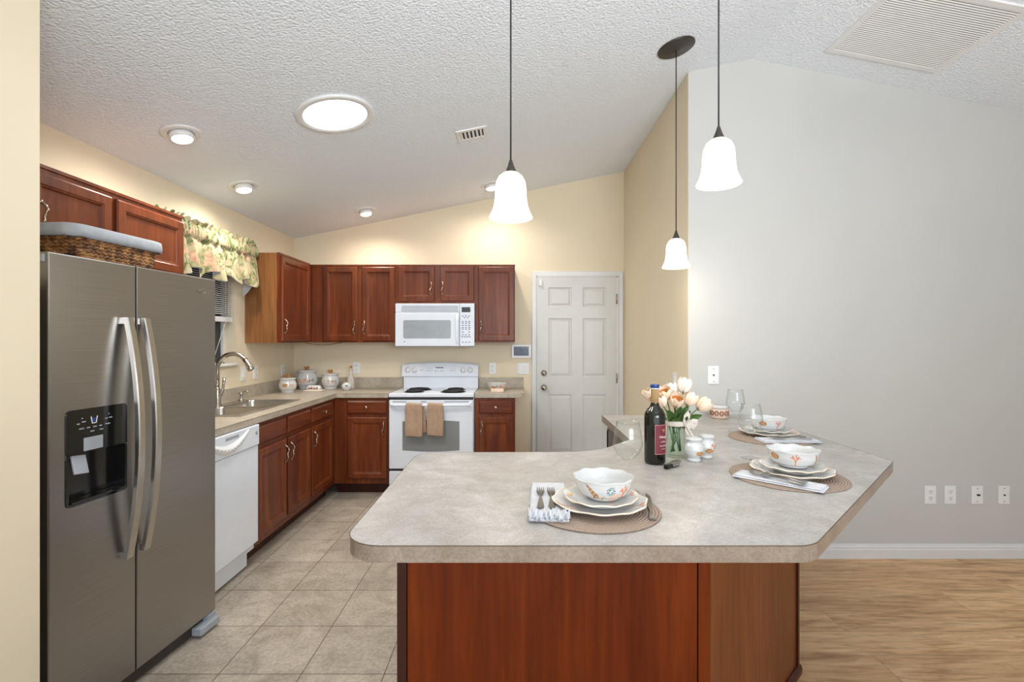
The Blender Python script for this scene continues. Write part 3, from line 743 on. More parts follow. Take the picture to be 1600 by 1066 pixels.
for px in (.060, .125, .612, .680):
    kb = MB(); kb.lathe([(.030, 0), (.029, .004), (.022, .008), (.020, .022), (.0001, .023)], 24, (px, bgy(1.092), 1.092), axis='y'); kb.box(px-.004, px+.004, bgy(1.092)-.029, bgy(1.092)-.018, 1.073, 1.111, bev=.001)
    ko = kb.build('knob', 'white_plastic', bg)
    MB().box(px-.002, px+.002, bgy(1.128)-.0015, bgy(1.128)+.001, 1.124, 1.130).build('knob_mark', 'ink_dark', bg)
MB().box(.335, .412, bgy(1.11)-.002, bgy(1.11)+.004, 1.103, 1.120).build('clock_display', 'black', bg)
m = MB()
for x, z in [(a+b, c) for a in (.255, .48) for b in (0, .022, .044) for c in (1.105, 1.085)]+[(.335, 1.082), (.357, 1.082), (.39, 1.082), (.412, 1.082), (.185, 1.092), (.205, 1.092)]:
    MB().lathe([(.007, 0), (.007, .0015)], 10, (x, bgy(z), z), axis='y').build('touch_button', 'ink_grey', bg)
for i, (x, y, r) in enumerate(((.20, .13, .078), (.56, .13, .10), (.21, .335, .10), (.56, .335, .078))):
    m = MB(); m.lathe([(r+.018, .9165), (r+.014, .9185), (r+.004, .9185), (r, .913)], 32, (x, y, 0))
    for q in range(int(r/.017)):
        rr_ = r-.008-q*.017
        if rr_ > .012: m.tube([(x+rr_*math.cos(a), y+rr_*math.sin(a), .925) for a in [k*2*PI/28 for k in range(28)]], .0055, 8, closed=True)
    m.box(x-.01, x+.01, y-r, y+r, .914, .921)
    m.build('coil_burner', 'black_matte', rg)
# towels over the oven handle
def towel(label, x, w, zb_f, zb_b, slant):
    m = MB(); X0 = RX0+x; hy = RYF-.066; hz = .818
    path = []
    for i in range(10): path.append((hy-.019-.004*math.sin(i*.7), zb_f+(hz-zb_f)*i/10))
    for i in range(9): a = PI-PI*i/8; path.append((hy+.0165*math.cos(a), hz+.0165*math.sin(a)))
    for i in range(8): path.append((hy+.017+.002*math.sin(i), hz-(hz-zb_b)*(i+1)/8))
    n = len(path)-1
    def f(u, v, off=0):
        k = v*n; i = min(int(k), n-1); q = k-i; y = path[i][0]*(1-q)+path[i+1][0]*q; z = path[i][1]*(1-q)+path[i+1][1]*q
        back = v > .55
        return (X0+(u-.5)*w*(1.0+.04*math.sin(v*9))+(slant if back else 0)*max(0, (v-.55)/.45), y+.0015*math.sin(u*22+v*5)-(.0035*math.sin(u*PI*2)**2), z+.003*math.sin(u*5+1))
    m.grid(lambda u, v: f(u, v), 24, 60)
    o = m.build('dish_towel', 'towel'); s_ = o.modifiers.new('s', 'SOLIDIFY'); s_.thickness = .006; s_.offset = 0
    b = o.modifiers.new('b', 'SUBSURF'); b.levels = 1; b.render_levels = 1
    tag(o, label, 'towel', 'tan towels over the oven handle')
towel('tan towel folded over oven handle, the longer one nearer the sink', .240, .148, .545, .575, .035)
towel('tan towel folded over oven handle, the one nearer the white door', .427, .138, .552, .542, .0)

# ---------------------------------------------------------------- microwave
MX0, MX1, MYF = -1.124, -.382, 4.62; mw_w = MX1-MX0
mw = thing('microwave', 'white over-the-range microwave under the short wall cabinet', 'microwave', (MX0, MYF, 1.336))
MB().box(.004, mw_w-.004, .02, YF-MYF-.002, .012, .397).build('case', 'white_appl', mw)
m = MB(); m.box(.02, mw_w-.02, .03, .30, -.006, .013); m.build('underside', 'grey_plastic', mw)
U = lambda px: (px-60)/1465*mw_w; V = lambda py: .400-(py-50)/780*.400
m = MB(); m.box(0, U(1248), 0, .02, V(208), .400, bev=.004)
m.build('vent_panel', 'white_appl', mw)
m = MB()
for k in range(8): z = V(95)-k*(V(95)-V(195))/7; m.box(U(175), U(1225), -.0012, .004, z-.0016, z+.0016)
m.build('vent_grille', 'ink_grey', mw)
md = MB().box(0, U(1246), -.006, .02, 0, V(216), bev=.005).build('door', 'white_appl', mw)
MB().prism(rrect(U(120), U(1150), V(790), V(245), .01), -.0075, -.005, axis='y').build('door_frame', 'white_appl', md)
MB().prism(rrect(U(210), U(1090), V(690), V(355), .016), -.0085, -.005, axis='y').build('window', 'mw_glass', md)
MB().lathe([(.0065, 0), (.0065, .001)], 16, (U(232), -.0075, V(750)), axis='y').build('badge', 'ink_grey', md)
m = MB(); rr = []
for i in range(13):
    s = i/12*2-1; z = (V(250)+V(790))/2+s*(V(250)-V(790))/2; y = -.012-.022*(1-s**4)
    rr.append([(U(1180), y+.006, z), (U(1186), y, z), (U(1230), y, z), (U(1236), y+.006, z), (U(1236), y+.012, z), (U(1180), y+.012, z)])
m.rings(rr); m.build('handle', 'white_appl', md)
cp = MB().box(U(1254), mw_w, -.006, .02, 0, .400, bev=.005).build('control_panel', 'white_appl', mw)
MB().box(U(1290), U(1450), -.0075, -.005, V(210), V(118)).build('display', 'black', cp)
m = MB()
for row, y in enumerate((280, 312, 382, 410, 450, 490, 520, 572, 622, 658, 758)):
    xs_ = (1310, 1370, 1430) if row not in (1, 7) else ((1345, 1400) if row == 1 else (1312, 1430))
    if row == 9: xs_ = (1303, 1350, 1395, 1438)
    for x in xs_: m.box(U(x-16), U(x+16), -.0072, -.005, V(y+7), V(y-7))
m.build('keypad', 'ink_dark', cp)

# ---------------------------------------------------------------- wall plates
def plate(name, label, cat, loc, rotz, kind, w=.072, h=.116, group=None):
    t = thing(name, label, cat, loc, rotz, group)
    MB().box(-w/2, w/2, -.006, 0, -h/2, h/2, bev=.0025).build('cover_plate', 'white_plastic', t)
    if kind == 'outlet':
        for s in (-1, 1):
            sk_ = MB().prism(rrect(-.017, .017, s*.021-.015, s*.021+.015, .007), -.0085, -.005, axis='y').build('socket', 'white_plastic', t)
            m = MB(); z = s*.021
            m.box(-.0078, -.0052, -.0089, -.008, z-.001, z+.009); m.box(.0052, .0078, -.0089, -.008, z-.001, z+.009); m.lathe([(.003, 0), (.003, .0009)], 8, (0, -.008, z-.008), axis='y')
            m.build('slot', 'slot', sk_)
    elif kind == 'rocker': MB().box(-.017, .017, -.0105, -.005, -.033, .033, bev=.003).build('rocker', 'white_plastic', t)
    elif kind == 'double':
        for s in (-1, 1): MB().box(s*.023-.016, s*.023+.016, -.0105, -.005, -.033, .033, bev=.003).build('rocker', 'white_plastic', t)
    elif kind in ('coax', 'jack'):
        if kind == 'coax': MB().lathe([(.005, 0), (.005, .006), (.0001, .006)], 12, (0, -.006, 0), axis='y').build('connector', 'slot', t)
        else: MB().box(-.004, .014, -.012, -.006, -.005, .005).build('connector', 'slot', t)
        for s in (-1, 1): MB().lathe([(.0035, 0), (.003, .0015), (.0001, .0015)], 10, (0, -.006, s*.042), axis='y').build('screw', 'pewter', t)
    return t
plate('light_switch', 'white rocker switch on the wall between the window and the corner wall cabinet', 'switch', (XL, 4.07, 1.115), R90, 'rocker')
plate('wall_outlet', 'white outlet directly behind the faucet head, beside the rocker switch', 'outlet', (XL, 4.26, 1.115), R90, 'outlet')
plate('wall_outlet', 'white outlet near the room corner above the smallest canister', 'outlet', (XL, 4.76, 1.10), R90, 'outlet')
plate('wall_outlet', 'white outlet above the backsplash between the canisters and the range', 'outlet', (-1.616, YF, 1.11), 0, 'outlet')
plate('wall_outlet', 'white outlet above the shell bowl on the short countertop', 'outlet', (-.232, YF, 1.105), 0, 'outlet')
plate('light_switch', 'white double rocker switch below the wall touch panel', 'switch', (.082, YF, 1.103), 0, 'double', .118)
plate('light_switch', 'white switch on the beige wall behind the tulips', 'switch', (XR, 3.41, 1.11), -R90, 'rocker')
plate('cable_plate', 'white cable plate on the white wall above the candle jar', 'wall plate', (1.267, YW-.004, 1.17), 0, 'coax')
for x, k, nm, lb in ((2.653, 'outlet', 'wall_outlet', 'white outlet low on the wall, nearest the island of the four plates'), (2.78, 'outlet', 'wall_outlet', 'white outlet low on the wall, second plate from the island'),
                     (2.952, 'jack', 'phone_plate', 'white jack plate low on the wall, third plate from the island'), (3.123, 'coax', 'cable_plate', 'white cable plate low on the wall, farthest of the four from the island')):
    plate(nm, lb, 'outlet' if k == 'outlet' else 'wall plate', (x, YW-.004, .404), 0, k)
tp = thing('touch_panel', 'white framed touch panel with a dark blue screen beside the door', 'thermostat', (.062, YF, 1.279))
MB().box(-.1, .1, -.022, 0, -.07, .07, bev=.005).build('housing', 'white_plastic', tp)
MB().box(-.076, .076, -.0235, -.02, -.045, .048).build('screen', 'screen_blue', tp)
m = MB()
for x, z, a, b in ((0, .02, .03, .006), (0, .004, .022, .008), (-.045, .02, .02, .003), (.045, .02, .02, .003), (0, -.02, .06, .003)): m.box(x-a/2, x+a/2, -.0239, -.0233, z-b/2, z+b/2)
m.build('screen_icons', 'ink_dark', tp)

# ---------------------------------------------------------------- window dressing
bl = thing('window_blind', 'raised white slatted blind in the window above the sink', 'blind', (XL-.045, (wy0+wy1)/2, 0))
m = MB(); hw = (wy1-wy0)/2-.012
z = 1.60; k = 0
while z < 2.06:
    m.add([(-.022, -hw, z+.006), (.022, -hw, z-.006), (.022, hw, z-.006), (-.022, hw, z+.006), (-.022, -hw, z+.009), (.022, -hw, z-.003), (.022, hw, z-.003), (-.022, hw, z+.009)],
          [(0, 3, 2, 1), (4, 5, 6, 7), (0, 1, 5, 4), (1, 2, 6, 5), (2, 3, 7, 6), (3, 0, 4, 7)]); z += .0155
m.build('slats', 'white_plastic', bl)
MB().box(-.028, .028, -hw, hw, 1.535, 1.575, bev=.005).build('bottom_rail', 'white_plastic', bl)
MB().box(-.028, .028, -hw, hw, 2.05, 2.085).build('head_rail', 'white_plastic', bl)
m = MB(); m.tube([(.034, hw-.06, 2.05), (.034, hw-.07, 1.6), (.034, hw-.17, 1.42), (.034, hw-.26, 1.25)], .0016, 6); m.tube([(.03, hw-.1, 2.05), (.03, hw-.1, 1.57)], .0012, 6); m.build('pull_cord', 'white_plastic', bl)
va = thing('window_valance', 'ruffled green and pink floral valance over the sink window', 'curtain', (0, 0, 0))
vx, vy0, vy1 = XL+.115, 2.955, 4.06
path = [(XL+.003, vy0), (vx, vy0), (vx, vy1), (XL+.003, vy1)]
def vpath(u):
    L1 = vx-XL; L2 = vy1-vy0; T = 2*L1+L2; s = u*T
    if s < L1: return XL+.003+s, vy0, 0, -1, 1-s/L1
    if s < L1+L2: return vx, vy0+s-L1, 1, 0, 0
    return max(XL+.003, vx-(s-L1-L2)), vy1, 0, 1, (s-L1-L2)/L1
def vfun(u, v, off=0):
    x, y, nx, ny, ret = vpath(u); ph = u*2*PI
    zb_ = 1.845+.028*math.cos(ph*6.5+.6)-.065*ret
    zt_ = 2.195+.010*math.sin(ph*31)+.006*math.sin(ph*17+1)
    if v < .12: z = zt_-(v/.12)*.035; amp = .020*(1-v/.12)+.004; wv_ = math.sin(ph*22+math.sin(ph*5)*2)*amp
    elif v < .35: q = (v-.12)/.23; z = 2.155-q*.09; wv_ = .009+.008*math.sin(q*PI)+.004*math.sin(ph*44)
    else:
        q = (v-.35)/.65; z = 2.065-q*(2.065-zb_); wv_ = .004+q*.022+(.008+.030*q)*math.sin(ph*9.5+1.5*math.sin(ph*4)+q*.5)+.004*math.sin(ph*27+q*4)*(1-q*.6)
    if v > .3 and v < .4: wv_ -= .006
    if ny: wv_ *= max(0, 1-ret*6)
    x2 = x+nx*(wv_+off); y2 = y+ny*(wv_+off)
    if ny: x2 = max(x2, XL+.003)
    y2 = min(max(y2, 2.912), 4.091)
    return (x2, y2, z-(.002 if off else 0))
m = MB(); m.grid(vfun, 480, 40); m.build('fabric', 'floral', va, merge=False)
m = MB(); m.grid(lambda u, v: vfun(u, .35+.65*v, -.004), 300, 20); m.build('lining', 'linen', va, merge=False)
MB().tube([(XL, vy0+.006, 2.11), (vx-.012, vy0+.006, 2.11), (vx-.012, vy1-.006, 2.11), (XL, vy1-.006, 2.11)], .006, 8).build('curtain_rod', 'white_plastic', va)

# ---------------------------------------------------------------- island
il = thing('island_cabinet', 'cherry panelled kitchen island base with angled end under the bar top', 'cabinet', (0, 0, 0))
IY = 1.458; a0 = (-.3465, IY); a1 = (.568, IY); a2 = (1.178, 2.068)
core = [(-.335, IY+.012), (.563, IY+.012), (1.16, 2.068), (1.16, YW-.006), (.60, YW-.006), (.60, 2.42), (.36, 2.06), (-.335, 2.06)]
MB().prism(core, .0, .872).build('core', 'cherry', il)
MB().box(a0[0]+.028, .538, IY, IY+.012, .0, .872).build('front_panel', 'panel', il)
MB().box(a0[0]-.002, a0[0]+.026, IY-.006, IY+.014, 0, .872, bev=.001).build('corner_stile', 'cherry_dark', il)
m = MB(); m.prism([(.541, IY-.004), (.566, IY-.004), (.580, IY+.006), (.566, IY+.02), (.541, IY+.02)], 0, .872); m.build('seam_stile', 'panel', il)
dd = Vector((1, 1)).normalized(); nn = Vector((1, -1)).normalized()
def along45(s, o): p = Vector((.572, IY+.002))+dd*s+nn*o; return (p.x, p.y)
LL = .845
MB().prism([along45(.012, .002), along45(LL, .002), along45(LL, -.012), along45(.012, -.012)], .0, .872).build('angled_panel', 'panel2', il)
MB().prism([along45(LL+.004, .010), along45(LL+.022, .010), along45(LL+.022, -.02), along45(LL+.004, -.02)], .0, .872).build('end_stile', 'cherry_dark', il)
pr = [(0, 0), (.016, 0), (.016, .018), (.012, .028), (.004, .034), (0, .034)]
def p3(s, o, z): a = along45(s, o+.003); return (a[0], a[1], z)
m = MB(); m.rings([[p3(s, o, z) for o, z in pr] for s in (0, LL+.03)])
e1 = along45(LL+.03, .003)
m.rings([[(a0[0]-.006, IY-o-.006, z) for o, z in pr], [(.575, IY-o-.006, z) for o, z in pr]])
m.rings([[(e1[0]+o-.002, e1[1], z) for o, z in pr], [(e1[0]+o-.002, YW-.02, z) for o, z in pr]])
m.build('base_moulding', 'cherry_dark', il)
MB().box(1.158, e1[0]-.003, e1[1]-.01, YW-.008, 0, .872).build('end_panel', 'panel2', il)
# island top
it = thing('bar_countertop', 'large marbled beige laminate bar top with rounded corners on the island', 'countertop', (0, 0, 0))
P = [(-.415, 1.153), (.700, 1.153), (1.497, 1.950), (1.497, 2.44), (1.497, YW-.006), (.553, YW-.006), (.553, 2.379), (.345, 2.118), (-.415, 2.108)]
rad = [.10, .10, .025, 0, 0, .005, .005, .30, .09]
top = rpoly(P, rad, 10)
MB().prism(top, .874, .914, 0, mis=1).build('worktop', ['laminate', 'laminate_shaded'], it)
m = MB(); m.tube([(x, y, .9133) for x, y in top], .0012, 6, closed=True); m.build('edge_seam', 'seam', it)
# small beverage cooler under the bar end
bc = thing('beverage_cooler', 'black framed glass-fronted cooler under the bar end beside the door', 'cooler', (.60, 3.09, 0), -R90)
MB().box(.0, .50, -.018, -.001, .12, .862, bev=.002).build('side_board', 'white_trim', bc)
m = MB(); ro = rrect(.0, .49, .30, .852, .04); ri = rrect(.012, .478, .312, .840, .034)
m.rings([[(x, y, z) for x, z in r] for r, y in ((ro, -.018), (ro, -.026), (ri, -.026), (ri, -.022))], cap0=False, cap1=False); m.build('door_frame', 'black', bc)
MB().prism(ri, -.0225, -.0185, axis='y').build('door_glass', 'cooler_reflection', bc)

# ---------------------------------------------------------------- ceramics with painted shells
def seg_d(px, py, ax, ay, bx, by):
    dx, dy = bx-ax, by-ay; t = max(0, min(1, ((px-ax)*dx+(py-ay)*dy)/(dx*dx+dy*dy))); return math.hypot(px-ax-t*dx, py-ay-t*dy), t
def motif(kind, u, v, s):
    if kind == 'auger':   # long pointed striped shell
        c, sn = math.cos(-.95), math.sin(-.95); a = (u*c+v*sn)/s; b = (-u*sn+v*c)/s
        wd = .38*(a+1)/2 if a < .6 else .38*(1-a)/.4*.8
        if -1 < a < 1 and abs(b) < wd+.02: return 2 if (math.sin(a*16+b*3) > .55 or abs(b) > wd-.03) else 1
    if kind == 'fan':
        r = math.hypot(u, v)/s
        if r < 1: return 3 if (math.sin(math.atan2(v, u)*12) > -.15 and r > .18) else 0
    if kind == 'coral':
        for (ax, ay, bx, by) in ((0, -1, 0, 0), (0, -.3, .55, .7), (0, -.1, -.45, .8), (.25, .2, .1, 1), (-.2, .3, -.75, .5), (.3, .25, .85, .35)):
            if seg_d(u/s, v/s, ax, ay, bx, by)[0] < .13: return 4
    if kind == 'conch':
        r = math.hypot(u/s, v/s/.62)
        if r < 1: return 7 if r > .75 or math.sin(u/s*11+v/s*4) > .45 else 1
    if kind == 'blush':
        if math.hypot(u/s, v/s/.6) < 1: return 5
    if kind == 'sprig':
        for (ax, ay, bx, by) in ((0, -.7, .1, .2), (0, -.7, .6, .5), (0, -.7, -.5, .3), (0, -.7, 1.0, .2)):
            if seg_d(u/s, v/s, ax, ay, bx, by)[0] < .10: return 1
    return None
def wallfn(R, places, z0=0, rim=None):
    """painted band round a pot: u measured from the side facing -Y"""
    def f(r, z, th, t):
        if t > .5: return 0
        u = ((th+PI/2+PI) % (2*PI)-PI)*R
        for k, pu, pv, s in places:
            m_ = motif(k, u-pu, z-pv, s)
            if m_ is not None: return m_
        return 0
    return f
def rot_places(pl, du): return [(k, u+du, v, s) for k, u, v, s in pl]
bowl_pl = [('auger', -.046, .033, .028), ('fan', .008, .036, .0125), ('coral', .050, .028, .020), ('sprig', -.020, .014, .014), ('blush', .028, .014, .024), ('coral', -.13, .035, .018), ('fan', .14, .045, .012), ('conch', -.2, .04, .018), ('auger', .22, .04, .026)]
def bowl(label, loc, rotz, R=.087, pl=bowl_pl, h=.060, group='shell pattern bowls on the bar top', du=0):
    prof = [(.0001, .0), (R*.52, .0), (R*.54, .003), (R*.54, .006), (R*.78, h*.24), (R*.90, h*.55), (R*.96, h-.008), (R*1.0, h), (R*.975, h+.001), (R*.93, h-.008), (R*.87, h*.55), (R*.74, h*.28), (R*.4, h*.17), (.0001, h*.16)]
    def wob(r, z, th, t):
        k = max(0, (z-h*.4)/(h*.6)); return r*(1+.012*k*math.cos(th*9)), z+.0015*k*k*math.cos(th*9)
    m = MB(); m.lathe(prof, 240, wob=wob, matfn=wallfn(R*.9, rot_places(pl, du)), sub=6)
    return tag(m.build('bowl', CER, loc=loc, rotz=rotz), label, 'bowl', group)
def plate_d(name, label, loc, rotz, R, group, pl, hh=.022):
    prof = [(.0001, .002), (R*.6, .0), (R*.62, .003), (R*.8, .010), (R, hh-.003), (R*1.005, hh), (R*.985, hh+.001), (R*.82, .014), (R*.64, .007), (.0001, .006)]
    def wob(r, z, th, t):
        k = max(0, (r/R-.6)/.4); return r*(1+.022*k*math.cos(th*10)), z+.002*k*math.cos(th*10+.5)
    def mf(r, z, th, t):
        if r > R*.955: return 6
        if t < .5: return 0
        for k, a, rr_, s in pl:
            u = (th-a+PI) % (2*PI)-PI
            m_ = motif(k, u*r, r-rr_, s)
            if m_ is not None: return m_
        return 0
    m = MB(); m.lathe(prof, 240, wob=wob, matfn=mf, sub=7)
    return tag(m.build(name, CER, loc=loc, rotz=rotz), label, 'plate', group)
ZT = .9145
def fork(label, loc, rz, group, tilt=0, L=.185):
    m = MB(); n = 26
    def wdt(s): # half-width along the length (0 handle end .. 1 shoulder)
        return .0105-.0075*min(1, s*1.5)+(.009*max(0, (s-.80)/.20)) if s < 1 else .0115
    def zz(s): return .0035+.004*math.sin(s*PI)+.004*(s > .85)*(s-.85)/.15
    rr = []
    for i in range(n+1):
        s = i/n; y = -L/2+s*L*.70; hw = wdt(s); z = zz(s); rr.append([(-hw, y, z-.001), (hw, y, z-.001), (hw*.8, y, z+.0014), (-hw*.8, y, z+.0014)])
    m.rings(rr, smooth=False)
    for k in range(4):
        x = (k-1.5)*.0064; pts = [(x, -L/2+L*.69+q*.052, .0075-.006*math.sin(q*PI*.7)+q*.004) for q in [i/6 for i in range(7)]]
        m.tube(pts, [.0017]*5+[.0014, .0007], 6)
    m.box(-.0115, .0115, -L/2+L*.685, -L/2+L*.725, .0060, .0085)
    o = m.build('fork', 'cutlery', loc=loc, rotz=rz); return tag(o, label, 'fork', group)
def napkin(label, loc, rz, w, l, ruffle=True, thick=.012):
    t = thing('cloth_napkin', label, 'napkin', loc, rz, 'folded white napkins on the bar top')
    def slab(x0, x1, y0, y1, z0, z1, nm, seed):
        m = MB(); rnd = random.Random(seed); ph = rnd.random()*6
        def fn(u, v):
            a = 2*PI*v; # tube around thickness swept along y
            y = y0+(y1-y0)*u; c, s = math.cos(a), math.sin(a)
            x = (x0+x1)/2+(x1-x0)/2*(abs(c)**.25)*(1 if c > 0 else -1)*(1+.012*math.sin(y*60+ph))
            z = (z0+z1)/2+(z1-z0)/2*(abs(s)**.6)*(1 if s > 0 else -1)*(1+.25*math.sin(x*70+y*40+ph)*.5)
            return (x, y, max(z, z0))
        N = 26; rr = [[fn(i/N, j/28) for j in range(28)] for i in range(N+1)]
        m.rings(rr, smooth=True); return m.build(nm, 'linen', t)
    slab(-w/2, w/2, -l/2, l/2, .0, thick*.55, 'lower_fold', 1); slab(-w/2+.003, w/2-.002, -l/2+.006, l/2-.004, thick*.5, thick, 'upper_fold', 2)
    if ruffle:
        m = MB(); rnd = random.Random(5)
        def fr_(u, v):
            x = -w/2-.002+u*(w+.004); a = v*2*PI
            rr_ = 1+.34*math.sin(u*38+math.sin(u*13)*2+1.5*math.cos(a))+.22*math.sin(u*74+a*3)+.12*math.sin(u*131+a*2)
            return (x, -l/2+.026+.026*math.cos(a)*rr_, max(0.001, thick*.75+.0095*math.sin(a)*rr_+.003))
        rr = [[fr_(i/110, j/20) for j in range(20)] for i in range(111)]; m.rings(rr, smooth=True); m.build('ruffled_hem', 'linen', t)
    return t
def knife(label, loc, rz, group, L=.215):
    t = thing('table_knife', label, 'knife', loc, rz, group)
    m = MB(); rr = []
    for i in range(14):
        s = i/13; y = -L/2+s*L*.45; hw = .0105-.006*min(1, s*1.6)+.001*math.sin(s*8); rr.append([(-hw, y, 0.001), (hw, y, 0.001), (hw*.8, y, .0055), (-hw*.8, y, .0055)])
    m.rings(rr); m.build('handle', 'cutlery', t)
    m = MB(); rr = []
    for i in range(14):
        s = i/13; y = -L/2+L*.45+s*L*.55; w0 = -.006; w1 = .006+.004*math.sin(s*2.4) if s < .85 else .011*(1-s)/.15; rr.append([(w0*(1-s*.3), y, .0025), (w1, y, .0025), (w1*.9, y, .0038), (w0*.9*(1-s*.3), y, .0038)])
    m.rings(rr); m.build('blade', 'cutlery', t)
    return t
def wineglass(label, loc):
    m = MB()
    prof = [(.0001, .0), (.036, .0), (.037, .001), (.0365, .002), (.012, .006), (.0045, .014), (.0036, .04), (.0036, .085), (.006, .096), (.020, .106), (.036, .122), (.0455, .142), (.0475, .152), (.044, .175), (.0385, .205), (.0355, .222),
            (.0350, .2222), (.0375, .205), (.0430, .175), (.0464, .152), (.0444, .143), (.035, .1235), (.019, .108), (.0001, .1045)]
    m.lathe(prof, 48); return tag(m.build('wine_glass', 'glass_wine', loc=loc), label, 'glass', 'clear wine glasses on the bar top')
def placemat(label, x, y, R=.188):
    m = MB(); m.lathe([(.0001, .0), (R-.002, .0), (R, .0015), (R-.001, .0035), (.0001, .004)], 96, smooth=False)
    return tag(m.build('placemat', 'mat', loc=(x, y, ZT)), label, 'placemat', 'round brown placemats on the bar top')
plA = [('coral', PI*1.0+.3, .114, .024), ('blush', PI+.65, .117, .034), ('coral', -.35, .114, .020), ('conch', .6, .117, .014), ('fan', 2.2, .117, .012), ('sprig', -1.2, .12, .014), ('auger', 1.5, .118, .016)]
plB = [('coral', -.2, .088, .013), ('blush', PI+.4, .085, .02), ('sprig', .5, .088, .012), ('conch', 2.6, .086, .012)]
# setting 1 (front), faces -Y
placemat('brown woven placemat at the wide front edge of the bar', 0.2243, 1.403, .185)
plate_d('dinner_plate', 'large wavy-rimmed plate nearest the front edge, under the coral-painted bowl', (.2416, 1.415, ZT+.004), 0, .134, 'large shell pattern plates', plA)
plate_d('salad_plate', 'smaller wavy plate stacked under the bowl nearest the front edge', (.2450, 1.418, ZT+.0165), .3, .104, 'smaller shell pattern plates', plB, .020)
bowl('white bowl with teal fan shell and coral, nearest the front edge', (.2555, 1.432, ZT+.0265), 0)
napkin('folded white napkin with ruffled hem at the wide front edge holding two forks', (.098, 1.452, ZT+.004), -.06, .108, .325, thick=.011)
fork('silver fork on the front napkin, nearer its outer edge', (.0745, 1.452, ZT+.0150), -.05, 'forks on the napkins', L=.190)
fork('silver fork on the front napkin, nearer the plates', (.106, 1.450, ZT+.0150), -.06, 'forks on the napkins', L=.190)
knife('silver table knife on the placemat beside the front plates', (.383, 1.407, ZT+.0045), -.19, 'knives beside the plates')
wineglass('clear wine glass behind the front bowl, beside the wine bottle', (.357, 1.562, ZT))
# setting 2 (angled end)
ang = PI/4
def setpos(cx, cy, a, dx, dy, dz): return (cx+dx*math.cos(a)-dy*math.sin(a), cy+dx*math.sin(a)+dy*math.cos(a), ZT+dz)
c2 = (.925, 1.742)
placemat('brown woven placemat at the angled edge of the bar', .958, 1.735)
plate_d('dinner_plate', 'large wavy-rimmed plate at the angled edge, under the second bowl', (.985, 1.757, ZT+.004), 1.0, .134, 'large shell pattern plates', plA)
plate_d('salad_plate', 'smaller wavy plate under the bowl at the angled edge', (.990, 1.760, ZT+.0165), 1.3, .104, 'smaller shell pattern plates', plB, .020)
bowl('white bowl with tan shell painted on its side, at the angled edge', (1.006, 1.785, ZT+.0265), .35, du=.07)
na = math.atan2(1, -1)-PI/2
napkin('folded white napkin with two forks at the angled edge', (.884, 1.652, ZT+.004), na+.02, .086, .275, False, thick=.011)
bpy.data.objects
fork('silver fork on the angled-edge napkin, nearer the plates', (.880, 1.657, ZT+.0185), .64, 'forks on the napkins')
fork('silver fork on the angled-edge napkin, nearer the bar edge', (.864, 1.640, ZT+.0185), .62, 'forks on the napkins')
wineglass('clear wine glass beside the plates at the angled edge', (.953, 1.995, ZT))
knife('silver table knife behind the plates at the angled edge', (1.075, 1.850, ZT+.0045), na+.1, 'knives beside the plates')
# setting 3 (far end)
placemat('brown woven placemat nearest the white wall', 1.245, 2.41)
plate_d('dinner_plate', 'large wavy-rimmed plate nearest the white wall', (1.272, 2.475, ZT+.004), 2.0, .134, 'large shell pattern plates', plA)
plate_d('salad_plate', 'smaller wavy plate under the bowl nearest the white wall', (1.275, 2.475, ZT+.0165), 2.2, .104, 'smaller shell pattern plates', plB, .020)
bowl('white bowl with tan shell near its rim edge, nearest the white wall', (1.280, 2.495, ZT+.0265), .5, du=.10)
napkin('folded white napkin with two forks, nearest the white wall', (1.28, 2.318, ZT+.004), PI/2, .100, .27, False, thick=.011)
fork('silver fork on the napkin nearest the white wall, closer to the plates', (1.275, 2.325, ZT+.0185), PI/2+.05, 'forks on the napkins')
fork('silver fork on the napkin nearest the white wall, farther from the plates', (1.285, 2.296, ZT+.0185), PI/2-.04, 'forks on the napkins')
wineglass('clear wine glass between the candle jar and the farthest placemat', (1.155, 2.585, ZT))

# wine bottle
wb = thing('wine_bottle', 'dark red wine bottle with burgundy label, cream foil and blue cap', 'bottle', (.5455, 1.925, ZT))
m = MB(); m.lathe([(.0001, .004), (.030, .001), (.038, .003), (.0405, .010), (.0405, .178), (.0395, .192), (.032, .208), (.020, .220), (.0155, .232), (.0145, .245), (.0145, .250)], 48)
m.build('bottle_body', 'bottle_glass', wb)
MB().lathe([(.0152, .236), (.0150, .290), (.0165, .291), (.0165, .298)], 32).build('foil_capsule', 'foil', wb)
MB().lathe([(.0172, .292), (.0172, .305), (.0165, .307), (.0001, .3075)], 32).build('cap', 'blue', wb)
MB().lathe([(.0175, .2895), (.0175, .2935)], 32).build('cap_ring', 'ceramic', wb)
lc = -PI/2+.62; R_ = .0407
def lab(name, mat, a0_, a1_, z0_, z1_, r):
    m = MB(); m.grid(lambda u, v: (r*math.cos(a0_+(a1_-a0_)*u), r*math.sin(a0_+(a1_-a0_)*u), z0_+(z1_-z0_)*v), 24, 1); return m.build(name, mat, wb, merge=False)
lb = lab('label', 'label_red', lc-.88, lc+.88, .042, .155, R_)
for nm, a_, b_, c_, d_ in (('a', lc-.88, lc-.85, .042, .155), ('b', lc+.85, lc+.88, .042, .155), ('c', lc-.88, lc+.88, .042, .0435), ('d', lc-.88, lc+.88, .1535, .155)):
    lab('label_border', 'label_pink', a_, b_, c_, d_, R_+.0002)
text('label_text', 'Ménage', .0135, 'ink_white', wb, (0, 0, .108), lc-.0, bendr=R_+.0003, ext=.0001, shear=.3)
text('label_text', 'à Trois', .009, 'ink_white', wb, (0, 0, .090), lc, bendr=R_+.0003, ext=.0001, shear=.3)
text('label_text', 'RED BLEND', .0065, 'ink_white', wb, (0, 0, .074), lc, bendr=R_+.0003, ext=.0001)
